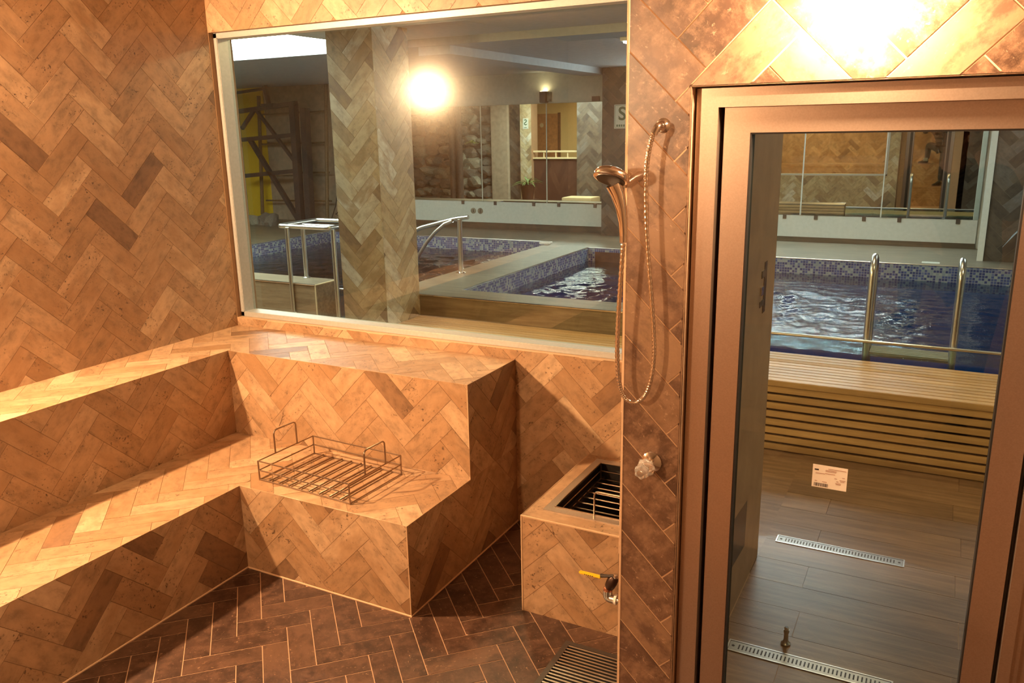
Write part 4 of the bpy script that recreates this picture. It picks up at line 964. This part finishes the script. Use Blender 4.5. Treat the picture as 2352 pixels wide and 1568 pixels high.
skin_mesh('jacket', [((.14, -.40, 1.26), (.155, .115)), ((.12, -.385, 1.42), (.16, .115)), ((.08, -.37, 1.58), (.17, .12)), ((.03, -.35, 1.72), (.15, .105)), ((.005, -.31, 1.80), .075), ((-.16, -.34, 1.735), .07), ((-.245, -.17, 1.585), .058), ((-.12, -.115, 1.83), .042), ((.215, -.34, 1.735), .07), ((.275, -.17, 1.585), .058), ((.12, -.115, 1.83), .042)],
          [(0, 1), (1, 2), (2, 3), (3, 4), (3, 5), (5, 6), (6, 7), (3, 8), (8, 9), (9, 10)], 'jacket_cloth')
skin_mesh('trousers', [((.15, -.40, 1.30), (.14, .105)), ((.20, -.40, 1.24), .10), ((.175, -.375, .90), .072), ((.165, -.40, .52), .055), ((.06, -.40, 1.24), .10), ((-.13, -.55, 1.33), .075), ((-.14, -.765, .99), .055)],
          [(0, 1), (1, 2), (2, 3), (0, 4), (4, 5), (5, 6)], 'trouser_cloth')
for a, d, z in (((.165, -.40), (-.8, .6), Z1), ((-.14, -.79), (-.95, .3), Z2)):
    d = Vector((*d, 0)).normalized(); a = Vector((*a, z))
    sho = skin_mesh('shoe', [(a-d*.05+Vector((0, 0, .055)), (.042, .045)), (a+d*.03+Vector((0, 0, .06)), (.042, .05)), (a+d*.12+Vector((0, 0, .042)), (.044, .03)), (a+d*.185+Vector((0, 0, .034)), (.034, .022)), (a+Vector((0, 0, .12)), .045)], [(0, 1), (1, 2), (2, 3), (1, 4)], 'shoe_black', 1)
    s_ = Vector((-d.y, d.x, 0)); o2 = []
    for k in range(16):
        t_ = 2*math.pi*k/16; o2.append(a+d*(.06+.145*math.cos(t_))+s_*(.043*math.sin(t_)))
    MB().add([p+Vector((0, 0, .001)) for p in o2]+[p+Vector((0, 0, .018)) for p in o2], [tuple(range(16))[::-1], tuple(range(16, 32))]+[(k, (k+1) % 16, 16+(k+1) % 16, 16+k) for k in range(16)]).build('sole', 'shoe_sole', sho)
for sx in (-1, 1):
    c = Vector((sx*.082, -.10, 1.93)); pts = [((c.x, c.y, c.z-.045), (.026, .018)), ((c.x-sx*.005, c.y+.005, c.z), (.030, .016))]; ed = [(0, 1)]
    for k in range(4):
        b = len(pts); zz = c.z+.028-k*.018; ln = (.9, 1, .95, .75)[k]
        pts += [((c.x, c.y+.025, zz), .0095), ((c.x-sx*.01, c.y+.025+.026*ln, zz), .0085), ((c.x-sx*.04*ln, c.y+.03+.028*ln, zz-.002), .0075)]; ed += [(1, b), (b, b+1), (b+1, b+2)]
    b = len(pts); pts += [((c.x-sx*.015, c.y-.018, c.z-.012), .010), ((c.x-sx*.035, c.y-.02, c.z+.005), .009)]; ed += [(0, b), (b, b+1)]
    skin_mesh('hand', pts, ed, 'skin', 0, 1)
MB().lathe([(.01, .10), (.055, .088), (.085, .055), (.095, .01), (.088, -.03), (.06, -.05)], (0, -.262, 2.035), (0, -.25, 1), 24).build('hair', 'hair', pe, True)
for sx in (-1, 1):
    MB().lathe([(.0, -.011), (.009, -.006), (.011, 0), (.009, .006), (.001, .011)], (sx*.033, -.155, 1.995), (0, 1, 0), 12).build('eye', 'paper_white', pe, True)
    MB().lathe([(.006, 0), (.013, .004), (.016, .012), (.01, .018)], (sx*.075, -.245, 1.985), (sx, -.2, 0), 12).build('ear', 'skin', pe, True)
MB().tube([(0, -.155, 2.0), (0, -.142, 1.975), (0, -.135, 1.96), (0, -.15, 1.952)], [.008, .011, .014, .01], 10).build('nose', 'skin', pe, True)
MB().tube([(-.024, -.158, 1.927), (0, -.150, 1.925), (.024, -.158, 1.927)], [.004, .007, .004], 8).build('mouth', 'copper_ring', pe, True)
ph = thing('photo_camera', (0, -.07, 1.95), 'black photo camera held at the photographer\'s face', 'camera')
bx('body', 'black_plastic', ph, -.068, -.125, 1.955, .068, -.078, 2.04, bev=.008)
bx('prism', 'black_plastic', ph, -.03, -.12, 2.04, .03, -.082, 2.065, bev=.006)
MB().lathe([(.034, 0), (.034, .03), (.036, .034), (.036, .058), (.03, .058)], (0, -.08, 1.998), (0, 1, -.2), 28).build('lens', 'black_plastic', ph, True)
